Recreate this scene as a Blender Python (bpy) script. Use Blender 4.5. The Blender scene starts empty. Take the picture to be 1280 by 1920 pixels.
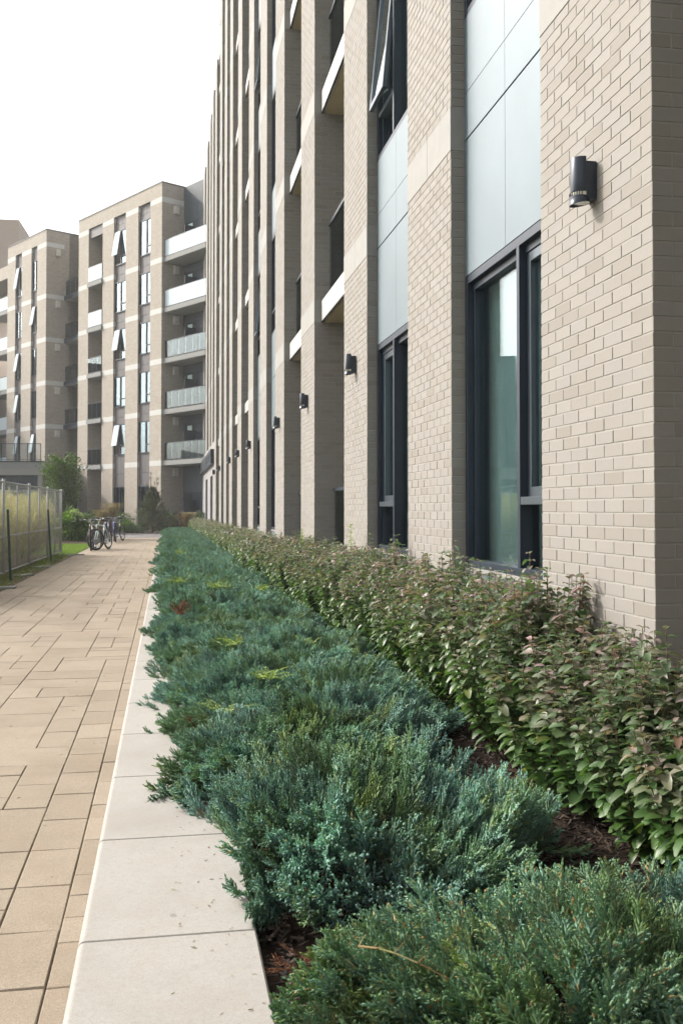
import bpy, math, random
import numpy as np
from mathutils import Vector, Matrix
random.seed(7); RNG = np.random.default_rng(11)
S = bpy.context.scene
COL = S.collection
R = math.radians

# ------------------------------------------------------------------ materials
def newmat(name):
    m = bpy.data.materials.new(name); m.use_nodes = True
    nt = m.node_tree; nt.nodes.clear()
    out = nt.nodes.new('ShaderNodeOutputMaterial')
    return m, nt, out
def N(nt, t, **kw):
    n = nt.nodes.new(t)
    for k, v in kw.items():
        if k in n.inputs: n.inputs[k].default_value = v
        else: setattr(n, k, v)
    return n
def L(nt, a, b): nt.links.new(a, b)
def rgba(c): return (c[0], c[1], c[2], 1.0)
def ramp(nt, fac, stops):
    r = nt.nodes.new('ShaderNodeValToRGB')
    el = r.color_ramp.elements
    while len(el) < len(stops): el.new(0.5)
    for e, (p, c) in zip(el, stops): e.position = p; e.color = rgba(c)
    L(nt, fac, r.inputs['Fac']); return r.outputs['Color']
def mixc(nt, fac, a, b, mode='MIX'):
    m = nt.nodes.new('ShaderNodeMix'); m.data_type = 'RGBA'; m.blend_type = mode
    for sock, v in ((m.inputs[0], fac), (m.inputs[6], a), (m.inputs[7], b)):
        if hasattr(v, 'links') or isinstance(v, bpy.types.NodeSocket): L(nt, v, sock)
        elif isinstance(v, (int, float)): sock.default_value = v
        else: sock.default_value = rgba(v)
    return m.outputs[2]
def texco(nt, kind='Object'):
    return nt.nodes.new('ShaderNodeTexCoord').outputs[kind]
def noise(nt, vec, scale, detail=4, rough=0.6, dist=0):
    n = N(nt, 'ShaderNodeTexNoise'); n.inputs['Scale'].default_value = scale
    n.inputs['Detail'].default_value = detail; n.inputs['Roughness'].default_value = rough
    n.inputs['Distortion'].default_value = dist
    if vec is not None: L(nt, vec, n.inputs['Vector'])
    return n.outputs['Fac']
def maprange(nt, v, a, b, c, d):
    m = N(nt, 'ShaderNodeMapRange'); L(nt, v, m.inputs[0])
    for i, x in enumerate((a, b, c, d)): m.inputs[i + 1].default_value = x
    return m.outputs[0]
def island(nt): return nt.nodes.new('ShaderNodeNewGeometry').outputs['Random Per Island']
def bump(nt, h, strength=.3, dist=.002):
    b = N(nt, 'ShaderNodeBump'); b.inputs['Strength'].default_value = strength
    b.inputs['Distance'].default_value = dist; L(nt, h, b.inputs['Height']); return b.outputs['Normal']

def simple(name, col, rough=.6, metal=0., var=.12, scale=6., bscale=None, bstr=.2, spec=.5, islandvar=0.):
    m, nt, out = newmat(name)
    p = N(nt, 'ShaderNodeBsdfPrincipled')
    co = texco(nt)
    f = noise(nt, co, scale, 5, .65)
    lo = [c * (1 - var) for c in col]; hi = [min(1, c * (1 + var)) for c in col]
    c = ramp(nt, f, [(.3, lo), (.7, hi)])
    if islandvar:
        v = maprange(nt, island(nt), 0, 1, 1 - islandvar, 1 + islandvar)
        vm = N(nt, 'ShaderNodeVectorMath', operation='SCALE'); L(nt, c, vm.inputs[0]); L(nt, v, vm.inputs['Scale']); c = vm.outputs[0]
    L(nt, c, p.inputs['Base Color'])
    p.inputs['Roughness'].default_value = rough; p.inputs['Metallic'].default_value = metal
    p.inputs['Specular IOR Level'].default_value = spec
    if bscale:
        L(nt, bump(nt, noise(nt, co, bscale, 6, .7), bstr), p.inputs['Normal'])
    L(nt, p.outputs[0], out.inputs[0]); return m

BRICK = (.465, .41, .35)
def brick_geo_mat():
    m, nt, out = newmat('brick_units')
    p = N(nt, 'ShaderNodeBsdfPrincipled'); p.inputs['Roughness'].default_value = .8
    co = texco(nt)
    isl = island(nt)
    c = ramp(nt, isl, [(0, (.178, .160, .140)), (.25, (.198, .182, .162)), (.6, (.210, .196, .178)), (.85, (.198, .186, .175)), (1, (.220, .206, .188))])
    n1 = noise(nt, co, 45, 6, .7); n2 = noise(nt, co, 3.0, 4, .6)
    c = mixc(nt, maprange(nt, n1, .3, .75, 0, .22), c, (.145, .132, .115))
    c = mixc(nt, maprange(nt, n2, .45, .8, 0, .22), c, (.16, .15, .135))
    L(nt, c, p.inputs['Base Color'])
    L(nt, bump(nt, noise(nt, co, 160, 5, .8), .35, .0015), p.inputs['Normal'])
    L(nt, p.outputs[0], out.inputs[0]); return m
def brick_tex_mat(name='brick_wall', k=1.0, wm=(1, 1, 1)):
    m, nt, out = newmat(name)
    p = N(nt, 'ShaderNodeBsdfPrincipled'); p.inputs['Roughness'].default_value = .85
    uv = texco(nt, 'UV')
    b = N(nt, 'ShaderNodeTexBrick'); b.offset = .5
    L(nt, uv, b.inputs['Vector'])
    b.inputs['Scale'].default_value = 1; b.inputs['Brick Width'].default_value = .203
    b.inputs['Row Height'].default_value = .0675; b.inputs['Mortar Size'].default_value = .0042
    b.inputs['Mortar Smooth'].default_value = .2; b.inputs['Bias'].default_value = 0
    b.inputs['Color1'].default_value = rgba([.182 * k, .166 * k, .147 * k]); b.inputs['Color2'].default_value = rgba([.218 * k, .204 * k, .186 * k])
    b.inputs['Mortar'].default_value = rgba([.155 * k, .147 * k, .134 * k])
    n2 = noise(nt, uv, 1.2, 5, .6)
    c = mixc(nt, maprange(nt, n2, .45, .8, 0, .25), b.outputs['Color'], (.155 * k, .149 * k, .137 * k))
    c = mixc(nt, 1.0, c, wm, 'MULTIPLY')
    L(nt, c, p.inputs['Base Color'])
    inv = N(nt, 'ShaderNodeMath', operation='SUBTRACT'); inv.inputs[0].default_value = 1; L(nt, b.outputs['Fac'], inv.inputs[1])
    L(nt, bump(nt, inv.outputs[0], .6, .006), p.inputs['Normal'])
    L(nt, p.outputs[0], out.inputs[0]); return m

def glass_mat(name, tint=(.55, .68, .68), ior=1.85, rough=.0, gcol=(.90, .94, .94)):
    m, nt, out = newmat(name)
    fr = N(nt, 'ShaderNodeFresnel'); fr.inputs['IOR'].default_value = ior
    tr = N(nt, 'ShaderNodeBsdfTransparent'); tr.inputs[0].default_value = rgba(tint)
    gl = N(nt, 'ShaderNodeBsdfGlossy'); gl.inputs['Roughness'].default_value = rough; gl.inputs[0].default_value = rgba(gcol)
    w = noise(nt, texco(nt), 1.3, 2, .4)
    nb = bump(nt, w, .06, .02); L(nt, nb, gl.inputs['Normal'])
    mx = N(nt, 'ShaderNodeMixShader'); L(nt, maprange(nt, fr.outputs[0], 0, 1, .02, .85), mx.inputs[0]); L(nt, tr.outputs[0], mx.inputs[1]); L(nt, gl.outputs[0], mx.inputs[2])
    L(nt, mx.outputs[0], out.inputs[0]); return m

def leaf_mat(name, stops, trans=.25, rough=.5, usetone=False, toneramp=None, nscale=2.0, spec=.4, patch=None):
    m, nt, out = newmat(name)
    p = N(nt, 'ShaderNodeBsdfPrincipled'); p.inputs['Roughness'].default_value = rough
    p.inputs['Specular IOR Level'].default_value = spec
    isl = island(nt)
    c = ramp(nt, isl, stops)
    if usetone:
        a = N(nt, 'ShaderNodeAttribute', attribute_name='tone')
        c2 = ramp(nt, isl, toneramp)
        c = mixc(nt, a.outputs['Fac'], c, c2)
    if patch:
        gp = nt.nodes.new('ShaderNodeNewGeometry').outputs['Position']
        for (psc, lo_, hi_, amt, pc_) in patch:
            c = mixc(nt, maprange(nt, noise(nt, gp, psc, 3, .6), lo_, hi_, 0, amt), c, pc_)
    n = noise(nt, texco(nt), nscale, 3, .6)
    v = maprange(nt, n, .3, .7, .72, 1.28)
    vm = N(nt, 'ShaderNodeVectorMath', operation='SCALE'); L(nt, c, vm.inputs[0]); L(nt, v, vm.inputs['Scale'])
    c = vm.outputs[0]
    L(nt, c, p.inputs['Base Color'])
    if trans:
        t = N(nt, 'ShaderNodeBsdfTranslucent')
        tc = mixc(nt, 1.0, c, (1.2, 1.35, .7), 'MULTIPLY'); L(nt, tc, t.inputs[0])
        mx = N(nt, 'ShaderNodeMixShader'); mx.inputs[0].default_value = trans
        L(nt, p.outputs[0], mx.inputs[1]); L(nt, t.outputs[0], mx.inputs[2]); L(nt, mx.outputs[0], out.inputs[0])
    else: L(nt, p.outputs[0], out.inputs[0])
    return m

def speckle_mat(name, stops, rough=.85, spk=(.25, .2, .16), lite=(.5, .46, .41), amp=1.0):
    m, nt, out = newmat(name)
    p = N(nt, 'ShaderNodeBsdfPrincipled'); p.inputs['Roughness'].default_value = rough; p.inputs['Specular IOR Level'].default_value = .25
    co = texco(nt)
    c = ramp(nt, island(nt), stops)
    f = noise(nt, co, 230, 3, .85)
    c = mixc(nt, maprange(nt, f, .50, .66, 0, .75 * amp), c, spk)
    f2 = noise(nt, co, 300, 2, .8)
    c = mixc(nt, maprange(nt, f2, .54, .68, 0, .8 * amp), c, lite)
    f3 = noise(nt, co, 60, 4, .8)
    c = mixc(nt, maprange(nt, f3, .5, .75, 0, .5 * amp), c, [x * .7 for x in stops[0][1]])
    b = noise(nt, co, 1.3, 7, .7)
    c = mixc(nt, maprange(nt, b, .46, .72, 0, .6), c, [x * q for x, q in zip(stops[0][1], (.76, .73, .70))])
    b2 = noise(nt, co, 7, 7, .75)
    c = mixc(nt, maprange(nt, b2, .5, .75, 0, .45), c, [x * q for x, q in zip(stops[-1][1], (.86, .78, .72))])
    st = noise(nt, co, 11, 2, .5)
    c = mixc(nt, maprange(nt, st, .77, .80, 0, .4), c, (.12, .10, .08))
    L(nt, c, p.inputs['Base Color'])
    L(nt, bump(nt, f, .5, .002), p.inputs['Normal'])
    L(nt, p.outputs[0], out.inputs[0]); return m

M = {}
M['brick_units'] = brick_geo_mat()
M['brick'] = brick_tex_mat()
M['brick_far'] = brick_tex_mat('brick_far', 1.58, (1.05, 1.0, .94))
M['mortar'] = simple('mortar', (.235, .225, .205), .95, bscale=120, bstr=.4)
M['band'] = simple('pale_stone', (.215, .211, .20), .8, var=.06, bscale=90, bstr=.15)
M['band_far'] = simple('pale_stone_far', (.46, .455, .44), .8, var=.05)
M['panel'] = simple('satin_metal_panel', (.112, .146, .168), .42, .2, var=.07, scale=1.5, spec=.4)
M['panel_far'] = simple('grey_metal_panel', (0.113, 0.105, 0.108), .55, .0, var=.08, scale=2, spec=.25)
M['navy'] = simple('dark_window_metal', (.013, .022, .036), .4, .05, var=.15, scale=3, spec=.35)
M['mull'] = simple('grey_window_metal', (.075, .095, .115), .3, .5, var=.1, scale=3)
M['joint'] = simple('black_joint', (.01, .012, .014), .8)
M['lampmetal'] = simple('lamp_metal', (.020, .027, .040), .3, .25, var=.1, scale=20)
M['fascia'] = simple('white_slab', (0.323, 0.315, 0.300), .6, var=.05)
M['soffit'] = simple('beige_soffit', (0.368, 0.304, 0.192), .7, var=.06)
M['concrete'] = simple('concrete', (0.195, 0.199, 0.195), .8, var=.08, bscale=40)
M['interior'] = simple('interior_dark', (.14, .18, .18), .9)
M['curtain'] = simple('curtain_fabric', (.62, .74, .74), .9, var=.12, scale=5)
M['glass'] = glass_mat('window_glass', (.90, .97, .97), 1.7, 0, (.90, .96, .97))
M['glass_far'] = glass_mat('far_window_glass', (.80, .88, .90), 2.0, .0, (.68, .78, .84))
M['rail_glass'] = glass_mat('rail_glass', (.88, .91, .91), 1.3, 0, (.48, .53, .55))
M['frost'] = simple('frost_and_sash_reflection', (.50, .57, .62), .75, .0, var=.04, spec=.15)  # frosted balcony fronts; on the tilted far sashes it imitates reflected sky
M['slate'] = simple('slate_metal', (.055, .068, .082), .6, .0, var=.1, spec=.3)
M['galv'] = simple('galvanised_steel', (.30, .31, .31), .6, .2, var=.15, scale=12)
M['greenpost'] = simple('green_post', (.015, .045, .04), .5, .2)
M['white'] = simple('white_box', (.48, .46, .41), .6)
M['clearlens'] = simple('lamp_glass', (.55, .52, .42), .12, .2)
M['warm'] = simple('yellow_green_chair', (.55, .60, .12), .6)  # even yellow-green chair colour
M['stonewall'] = simple('stone_cladding', (0.217, 0.210, 0.214), .8, var=.08, bscale=60)
M['lens'] = simple('lamp_lens', (.42, .44, .42), .1, .6)
M['curb'] = speckle_mat('curb_stone', [(0, (.272, .262, .245)), (1, (.306, .296, .278))], spk=(.195, .18, .16), lite=(.38, .37, .355), amp=1.0)
M['paver'] = speckle_mat('paver_stone', [(0, (.195, .158, .117)), (.3, (.240, .198, .150)), (.7, (.216, .177, .133)), (1, (.258, .215, .165))], spk=(.108, .085, .062), lite=(.38, .34, .28))
M['paver_grey'] = speckle_mat('grey_paver_stone', [(0, (0.143, 0.135, 0.146)), (1, (0.180, 0.169, 0.176))], spk=(0.120, 0.105, 0.105))
M['jointsand'] = simple('joint_sand', (.075, .06, .048), .95, bscale=200)
M['mulch'] = leaf_mat('mulch', [(0, (0.012, 0.008, 0.006)), (.4, (0.031, 0.020, 0.015)), (.75, (0.062, 0.041, 0.031)), (.95, (0.105, 0.074, 0.059)), (1, (0.161, 0.124, 0.099))], 0, .8, nscale=6)
M['mulchbase'] = simple('mulch_bed', (.035, .024, .018), .95, var=.5, scale=40, bscale=60, bstr=1, spec=.05)
M['soil'] = simple('dry_soil', (.20, .165, .12), .95, var=.45, scale=5, bscale=60, bstr=1, spec=.1)
M['ground'] = simple('ground', (.10, .12, .055), .95, var=.4, scale=.6, bscale=20, bstr=.5)
M['grass'] = leaf_mat('grass', [(0, (.08, .16, .02)), (.6, (.13, .22, .03)), (1, (.24, .27, .07))], .3, .6)
M['wood'] = simple('twig_bark', (.13, .075, .04), .9, var=.3, scale=30)
M['stem'] = simple('shrub_stem', (.10, .065, .035), .8, var=.3, scale=30)
JP = [(2.3, .46, .62, .75, (.19, .29, .11)), (4.1, .57, .68, .65, (.29, .35, .10)), (5.5, .66, .73, .55, (.28, .17, .07))]
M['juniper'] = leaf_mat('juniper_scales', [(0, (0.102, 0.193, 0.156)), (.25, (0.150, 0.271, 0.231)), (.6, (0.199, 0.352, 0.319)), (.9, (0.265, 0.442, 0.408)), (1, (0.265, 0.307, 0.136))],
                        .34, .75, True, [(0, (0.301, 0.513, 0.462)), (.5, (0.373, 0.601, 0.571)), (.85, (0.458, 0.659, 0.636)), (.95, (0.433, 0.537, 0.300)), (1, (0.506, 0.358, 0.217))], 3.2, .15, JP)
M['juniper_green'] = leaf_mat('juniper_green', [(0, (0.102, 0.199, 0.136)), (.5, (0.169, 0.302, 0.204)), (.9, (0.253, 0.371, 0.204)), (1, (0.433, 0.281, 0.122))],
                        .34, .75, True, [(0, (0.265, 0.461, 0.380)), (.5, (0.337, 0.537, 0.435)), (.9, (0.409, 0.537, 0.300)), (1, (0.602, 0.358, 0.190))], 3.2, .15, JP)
M['dead'] = leaf_mat('dead_needles', [(0, (.14, .055, .03)), (.5, (.25, .10, .05)), (1, (.32, .18, .10))], .15, .8)
M['weed'] = leaf_mat('weed_leaves', [(0, (.14, .22, .04)), (.6, (.24, .33, .07)), (1, (.34, .38, .12))], .35, .5)
M['hedge'] = leaf_mat('hedge_leaves', [(0, (.030, .075, .014)), (.4, (.048, .108, .022)), (.75, (.068, .135, .03)), (.98, (.10, .16, .045)), (1, (.32, .32, .04))],
                      .30, .42, True, [(0, (.085, .150, .065)), (.25, (.125, .180, .10)), (.45, (.175, .175, .135)), (.7, (.245, .175, .18)), (.97, (.31, .205, .215)), (1, (.28, .11, .11))], 2.5, .45, [(1.4, .48, .64, .6, (.065, .12, .045))])
M['hyd'] = leaf_mat('hydrangea_leaves', [(0, (.05, .11, .02)), (.6, (.10, .19, .03)), (1, (.20, .27, .05))], .3, .5)
M['flower'] = leaf_mat('hydrangea_flowers', [(0, (.38, .46, .20)), (1, (.56, .60, .36))], .2, .7)
M['darkleaf'] = leaf_mat('dark_shrub_leaves', [(0, (.03, .055, .02)), (.6, (.06, .10, .035)), (1, (.12, .15, .05))], .2, .5)
M['tree'] = leaf_mat('tree_leaves', [(0, (.035, .07, .015)), (.5, (.065, .115, .025)), (1, (.13, .17, .045))], .25, .5)
M['pine'] = leaf_mat('pine_needles', [(0, (.04, .06, .022)), (.6, (.075, .10, .04)), (1, (.14, .13, .06))], .1, .6)
M['silver'] = leaf_mat('silver_green_leaves', [(0, (.12, .18, .12)), (1, (.24, .31, .22))], .2, .6)
M['rust'] = leaf_mat('rust_leaves', [(0, (.09, .055, .025)), (.6, (.17, .095, .04)), (1, (.25, .15, .07))], .2, .6)
M['plume'] = leaf_mat('grass_plumes', [(0, (.16, .11, .06)), (.6, (.24, .17, .10)), (1, (.32, .26, .17))], .3, .7)
M['gold'] = leaf_mat('goldenrod', [(0, (0.176, 0.162, 0.083)), (.35, (0.275, 0.248, 0.123)), (.8, (0.373, 0.335, 0.179)), (1, (0.461, 0.410, 0.303))], .3, .7, True,
                     [(0, (0.417, 0.367, 0.179)), (.5, (0.505, 0.454, 0.248)), (1, (0.527, 0.454, 0.385))], 1.0)
M['tyre'] = simple('tyre_rubber', (.015, .015, .016), .8)
M['chrome'] = simple('bright_metal', (.22, .235, .25), .4, .7)
M['bike_red'] = simple('bike_paint_maroon', (.05, .012, .022), .3, .2)
M['bike_blue'] = simple('bike_paint_blue', (.03, .045, .24), .3, .2)
M['bike_white'] = simple('bike_paint_white', (.55, .66, .68), .3)
M['bike_black'] = simple('bike_paint_black', (.02, .02, .022), .3, .2)
M['bike_navy'] = simple('bike_paint_navy', (.03, .035, .10), .3, .2)
M['peach'] = simple('peach_brick', (.36, .29, .24), .85, var=.06)

# ------------------------------------------------------------------ mesh helpers
def finish(o, name, mat, parent=None):
    COL.objects.link(o)
    if parent is not None: o.parent = parent
    return o
def npmesh(name, V, F, mats, parent=None, tone=None, matidx=None, smooth=False, link=True):
    V = np.asarray(V, dtype=np.float32); F = np.asarray(F, dtype=np.int32)
    me = bpy.data.meshes.new(name)
    me.vertices.add(len(V)); me.vertices.foreach_set('co', V.ravel())
    k = F.shape[1]
    me.loops.add(F.size); me.loops.foreach_set('vertex_index', F.ravel())
    me.polygons.add(len(F)); me.polygons.foreach_set('loop_start', np.arange(0, F.size, k, dtype=np.int32))
    me.polygons.foreach_set('use_smooth', np.full(len(F), bool(smooth)))
    for m in (mats if isinstance(mats, (list, tuple)) else [mats]): me.materials.append(M[m])
    if matidx is not None: me.polygons.foreach_set('material_index', np.asarray(matidx, dtype=np.int32))
    me.update(calc_edges=True)
    if tone is not None:
        a = me.attributes.new('tone', 'FLOAT', 'POINT'); a.data.foreach_set('value', np.asarray(tone, dtype=np.float32))
    o = bpy.data.objects.new(name, me)
    if link:
        COL.objects.link(o)
        if parent is not None: o.parent = parent
    return o

class MB:
    def __init__(s): s.v = []; s.f = []; s.m = []
    def add(s, vs, fs, mi=0):
        b = len(s.v); s.v += [tuple(x) for x in vs]; s.f += [tuple(b + i for i in f) for f in fs]; s.m += [mi] * len(fs); return s
    def box(s, x0, x1, y0, y1, z0, z1, mi=0):
        x0, x1 = min(x0, x1), max(x0, x1); y0, y1 = min(y0, y1), max(y0, y1); z0, z1 = min(z0, z1), max(z0, z1)
        vs = [(x0, y0, z0), (x1, y0, z0), (x1, y1, z0), (x0, y1, z0), (x0, y0, z1), (x1, y0, z1), (x1, y1, z1), (x0, y1, z1)]
        return s.add(vs, [(0, 3, 2, 1), (4, 5, 6, 7), (0, 1, 5, 4), (1, 2, 6, 5), (2, 3, 7, 6), (3, 0, 4, 7)], mi)
    def obox(s, c, ax, mi=0):
        c = Vector(c); vs = []
        for sz in (-1, 1):
            for sx, sy in ((-1, -1), (1, -1), (1, 1), (-1, 1)):
                vs.append(c + ax[0] * sx + ax[1] * sy + ax[2] * sz)
        return s.add(vs, [(0, 3, 2, 1), (4, 5, 6, 7), (0, 1, 5, 4), (1, 2, 6, 5), (2, 3, 7, 6), (3, 0, 4, 7)], mi)
    def cyl(s, p0, p1, r0, r1=None, n=10, mi=0, cap=True):
        if r1 is None: r1 = r0
        p0 = Vector(p0); p1 = Vector(p1); d = (p1 - p0)
        if d.length < 1e-9: return s
        d.normalize(); a = Vector((0, 0, 1)) if abs(d.z) < .9 else Vector((1, 0, 0))
        u = d.cross(a).normalized(); w = d.cross(u)
        vs = []
        for p, r in ((p0, r0), (p1, r1)):
            for i in range(n):
                t = 2 * math.pi * i / n; vs.append(p + u * math.cos(t) * r + w * math.sin(t) * r)
        fs = [(i, (i + 1) % n, n + (i + 1) % n, n + i) for i in range(n)]
        if cap: fs += [tuple(range(n - 1, -1, -1)), tuple(range(n, 2 * n))]
        return s.add(vs, fs, mi)
    def tube(s, pts, r, n=8, mi=0):
        for a, b in zip(pts[:-1], pts[1:]): s.cyl(a, b, r, r, n, mi)
        return s
    def torus(s, c, axis, Rr, r, n=40, k=8, mi=0):
        c = Vector(c); axis = Vector(axis).normalized()
        a = Vector((0, 0, 1)) if abs(axis.z) < .9 else Vector((1, 0, 0))
        u = axis.cross(a).normalized(); w = axis.cross(u); vs = []
        for i in range(n):
            t = 2 * math.pi * i / n; d = u * math.cos(t) + w * math.sin(t)
            for j in range(k):
                q = 2 * math.pi * j / k; vs.append(c + d * (Rr + r * math.cos(q)) + axis * r * math.sin(q))
        fs = [(i * k + j, ((i + 1) % n) * k + j, ((i + 1) % n) * k + (j + 1) % k, i * k + (j + 1) % k) for i in range(n) for j in range(k)]
        return s.add(vs, fs, mi)
    def build(s, name, mats, parent=None, smooth=False, bevel=0, uv=True):
        me = bpy.data.meshes.new(name); me.from_pydata(s.v, [], s.f)
        for m in (mats if isinstance(mats, (list, tuple)) else [mats]): me.materials.append(M[m])
        me.polygons.foreach_set('material_index', s.m)
        me.polygons.foreach_set('use_smooth', [bool(smooth)] * len(s.f))
        me.update()
        if uv:
            l = me.uv_layers.new(name='UVMap')
            for p in me.polygons:
                n = p.normal
                ax = 0 if abs(n.x) >= max(abs(n.y), abs(n.z)) else (1 if abs(n.y) >= abs(n.z) else 2)
                for li in p.loop_indices:
                    c = me.vertices[me.loops[li].vertex_index].co
                    l.data[li].uv = ((c.y, c.z), (-c.x, c.z), (c.x, c.y))[ax]
        o = bpy.data.objects.new(name, me); COL.objects.link(o)
        if parent is not None: o.parent = parent
        if bevel:
            b = o.modifiers.new('bevel', 'BEVEL'); b.width = bevel; b.segments = 2; b.limit_method = 'ANGLE'
        return o
def tag(o, label=None, cat=None, group=None, kind=None):
    if label: o['label'] = label
    if cat: o['category'] = cat
    if group: o['group'] = group
    if kind: o['kind'] = kind
    return o
def thing(name, loc, label, cat, group=None, rz=0):
    o = bpy.data.objects.new(name, None); COL.objects.link(o); o.location = loc; o.rotation_euler = (0, 0, rz)
    o.empty_display_size = .1
    return tag(o, label, cat, group)
def copy_tree(o, parent=None):
    c = o.copy(); COL.objects.link(c); c.parent = parent
    for ch in o.children: copy_tree(ch, c)
    return c

# ------------------------------------------------------------------ camera
F_PX = 1850.; EYE = 1.3
YAW = math.atan(328 / F_PX); PITCH = R(1.4)
hz = 960 + F_PX * math.tan(PITCH)
cam = bpy.data.cameras.new('camera'); co = bpy.data.objects.new('camera', cam); COL.objects.link(co)
co.location = (0, 0, EYE); co.rotation_euler = (math.pi / 2 + PITCH, 0, -YAW)
cam.sensor_fit = 'VERTICAL'; cam.sensor_height = 36; cam.sensor_width = 24
cam.lens = F_PX / 1920 * 36; cam.shift_y = (955 - hz) / 1920
cam.clip_start = .05; cam.clip_end = 3000
cam.dof.use_dof = True; cam.dof.focus_distance = 5.5; cam.dof.aperture_fstop = 10
S.camera = co

# ------------------------------------------------------------------ light
SUN_EL = R(35); AZ = R(-53)           # azimuth clockwise from +Y
sd = Vector((math.sin(AZ) * math.cos(SUN_EL), math.cos(AZ) * math.cos(SUN_EL), math.sin(SUN_EL)))
sun = bpy.data.lights.new('sun', 'SUN'); so = bpy.data.objects.new('sun', sun); COL.objects.link(so)
sun.energy = 2.75; sun.angle = R(3.5); sun.color = (1, .925, .82)
so.rotation_euler = sd.to_track_quat('Z', 'Y').to_euler(); so.location = (-20, 20, 40)
w = bpy.data.worlds.new('World'); S.world = w; w.use_nodes = True
nt = w.node_tree; nt.nodes.clear()
wo = nt.nodes.new('ShaderNodeOutputWorld'); bg = nt.nodes.new('ShaderNodeBackground')
sky = nt.nodes.new('ShaderNodeTexSky'); sky.sky_type = 'NISHITA'; sky.sun_disc = False
sky.sun_elevation = SUN_EL; sky.sun_rotation = AZ; sky.air_density = 1.0; sky.dust_density = 6.0; sky.ozone_density = 1.0
hs = nt.nodes.new('ShaderNodeHueSaturation'); hs.inputs['Saturation'].default_value = .35
L(nt, sky.outputs[0], hs.inputs['Color'])
veil = nt.nodes.new('ShaderNodeVectorMath'); veil.operation = 'ADD'; veil.inputs[1].default_value = (1.50, 1.47, 1.34)   # thin bright cloud over the whole sky
L(nt, hs.outputs[0], veil.inputs[0]); L(nt, veil.outputs[0], bg.inputs[0]); bg.inputs[1].default_value = .15
L(nt, bg.outputs[0], wo.inputs[0])
S.view_settings.view_transform = 'Standard'; S.view_settings.look = 'None'; S.view_settings.exposure = .9; S.view_settings.gamma = 1

# ------------------------------------------------------------------ ground, path, kerb
g = MB(); g.box(-130, 130, -70, 200, -.4, -.03); tag(g.build('ground', 'ground'), kind='structure')
g = MB(); g.box(-2.60, -.20, -1.5, 53.6, -.03, -.012); tag(g.build('path_bed', 'jointsand'), kind='structure')

def slab_array(rects, ztop, zbot, ch=.0035, gap=.0020):
    V = []; Fq = []
    for i, (x0, x1, y0, y1) in enumerate(rects):
        zt = ztop + random.uniform(-.0012, .0012)
        tx, ty = random.uniform(-.0010, .0010), random.uniform(-.0010, .0010)
        gx = gap + random.uniform(0, .0012)
        gx *= .72
        a0, a1, b0, b1 = x0 + gx, x1 - gx, y0 + gap * .6, y1 - gap * .6
        b = len(V)
        V += [(a0, b0, zbot), (a1, b0, zbot), (a1, b1, zbot), (a0, b1, zbot)]
        V += [(a0, b0, zt - ch), (a1, b0, zt - ch), (a1, b1, zt - ch), (a0, b1, zt - ch)]
        V += [(a0 + ch, b0 + ch, zt - tx - ty), (a1 - ch, b0 + ch, zt + tx - ty), (a1 - ch, b1 - ch, zt + tx + ty), (a0 + ch, b1 - ch, zt - tx + ty)]
        for k in (0, 4):
            for j in range(4): Fq.append((b + k + j, b + k + (j + 1) % 4, b + k + 4 + (j + 1) % 4, b + k + 4 + j))
        Fq.append((b + 8, b + 9, b + 10, b + 11))
    return V, Fq
def tiling(x0, nx, ux, y0, ny, uy, shapes, seed):
    rr = random.Random(seed); occ = [[False] * nx for _ in range(ny)]; out = []
    for j in range(ny):
        for i in range(nx):
            if occ[j][i]: continue
            opts = shapes[:]; rr.shuffle(opts)
            for (a, b) in opts + [(1, 1)]:
                if i + a <= nx and j + b <= ny and all(not occ[j + q][i + p] for p in range(a) for q in range(b)):
                    for p in range(a):
                        for q in range(b): occ[j + q][i + p] = True
                    out.append((x0 + i * ux, x0 + (i + a) * ux, y0 + j * uy, y0 + (j + b) * uy)); break
    return out
U = .187
rects = tiling(-.317 - 12 * U, 12, U, -1.3, int(47.6 / .187), .187, [(3, 2), (3, 2), (3, 1), (4, 2), (2, 2), (2, 3), (4, 1), (2, 1), (1, 2), (3, 3)], 5)
yy = -1.3
while yy < 46.3:
    ll = random.choice((.187, .28, .374)); rects.append((-.317, -.231, yy, min(yy + ll, 46.3))); yy += ll
V, Fq = slab_array(rects, 0, -.011)
tag(npmesh('paved_path', V, Fq, 'paver'), kind='structure')
rects = []
yy = 46.3; k = 0
while yy < 53.4:
    xx = -2.56 + (k % 2) * .1
    while xx < -.24: rects.append((xx, min(xx + .2, -.231), yy, yy + .1)); xx += .2
    yy += .1; k += 1
V, Fq = slab_array(rects, 0, -.011)
tag(npmesh('grey_paving_band', V, Fq, 'paver_grey'), kind='structure')

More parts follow.
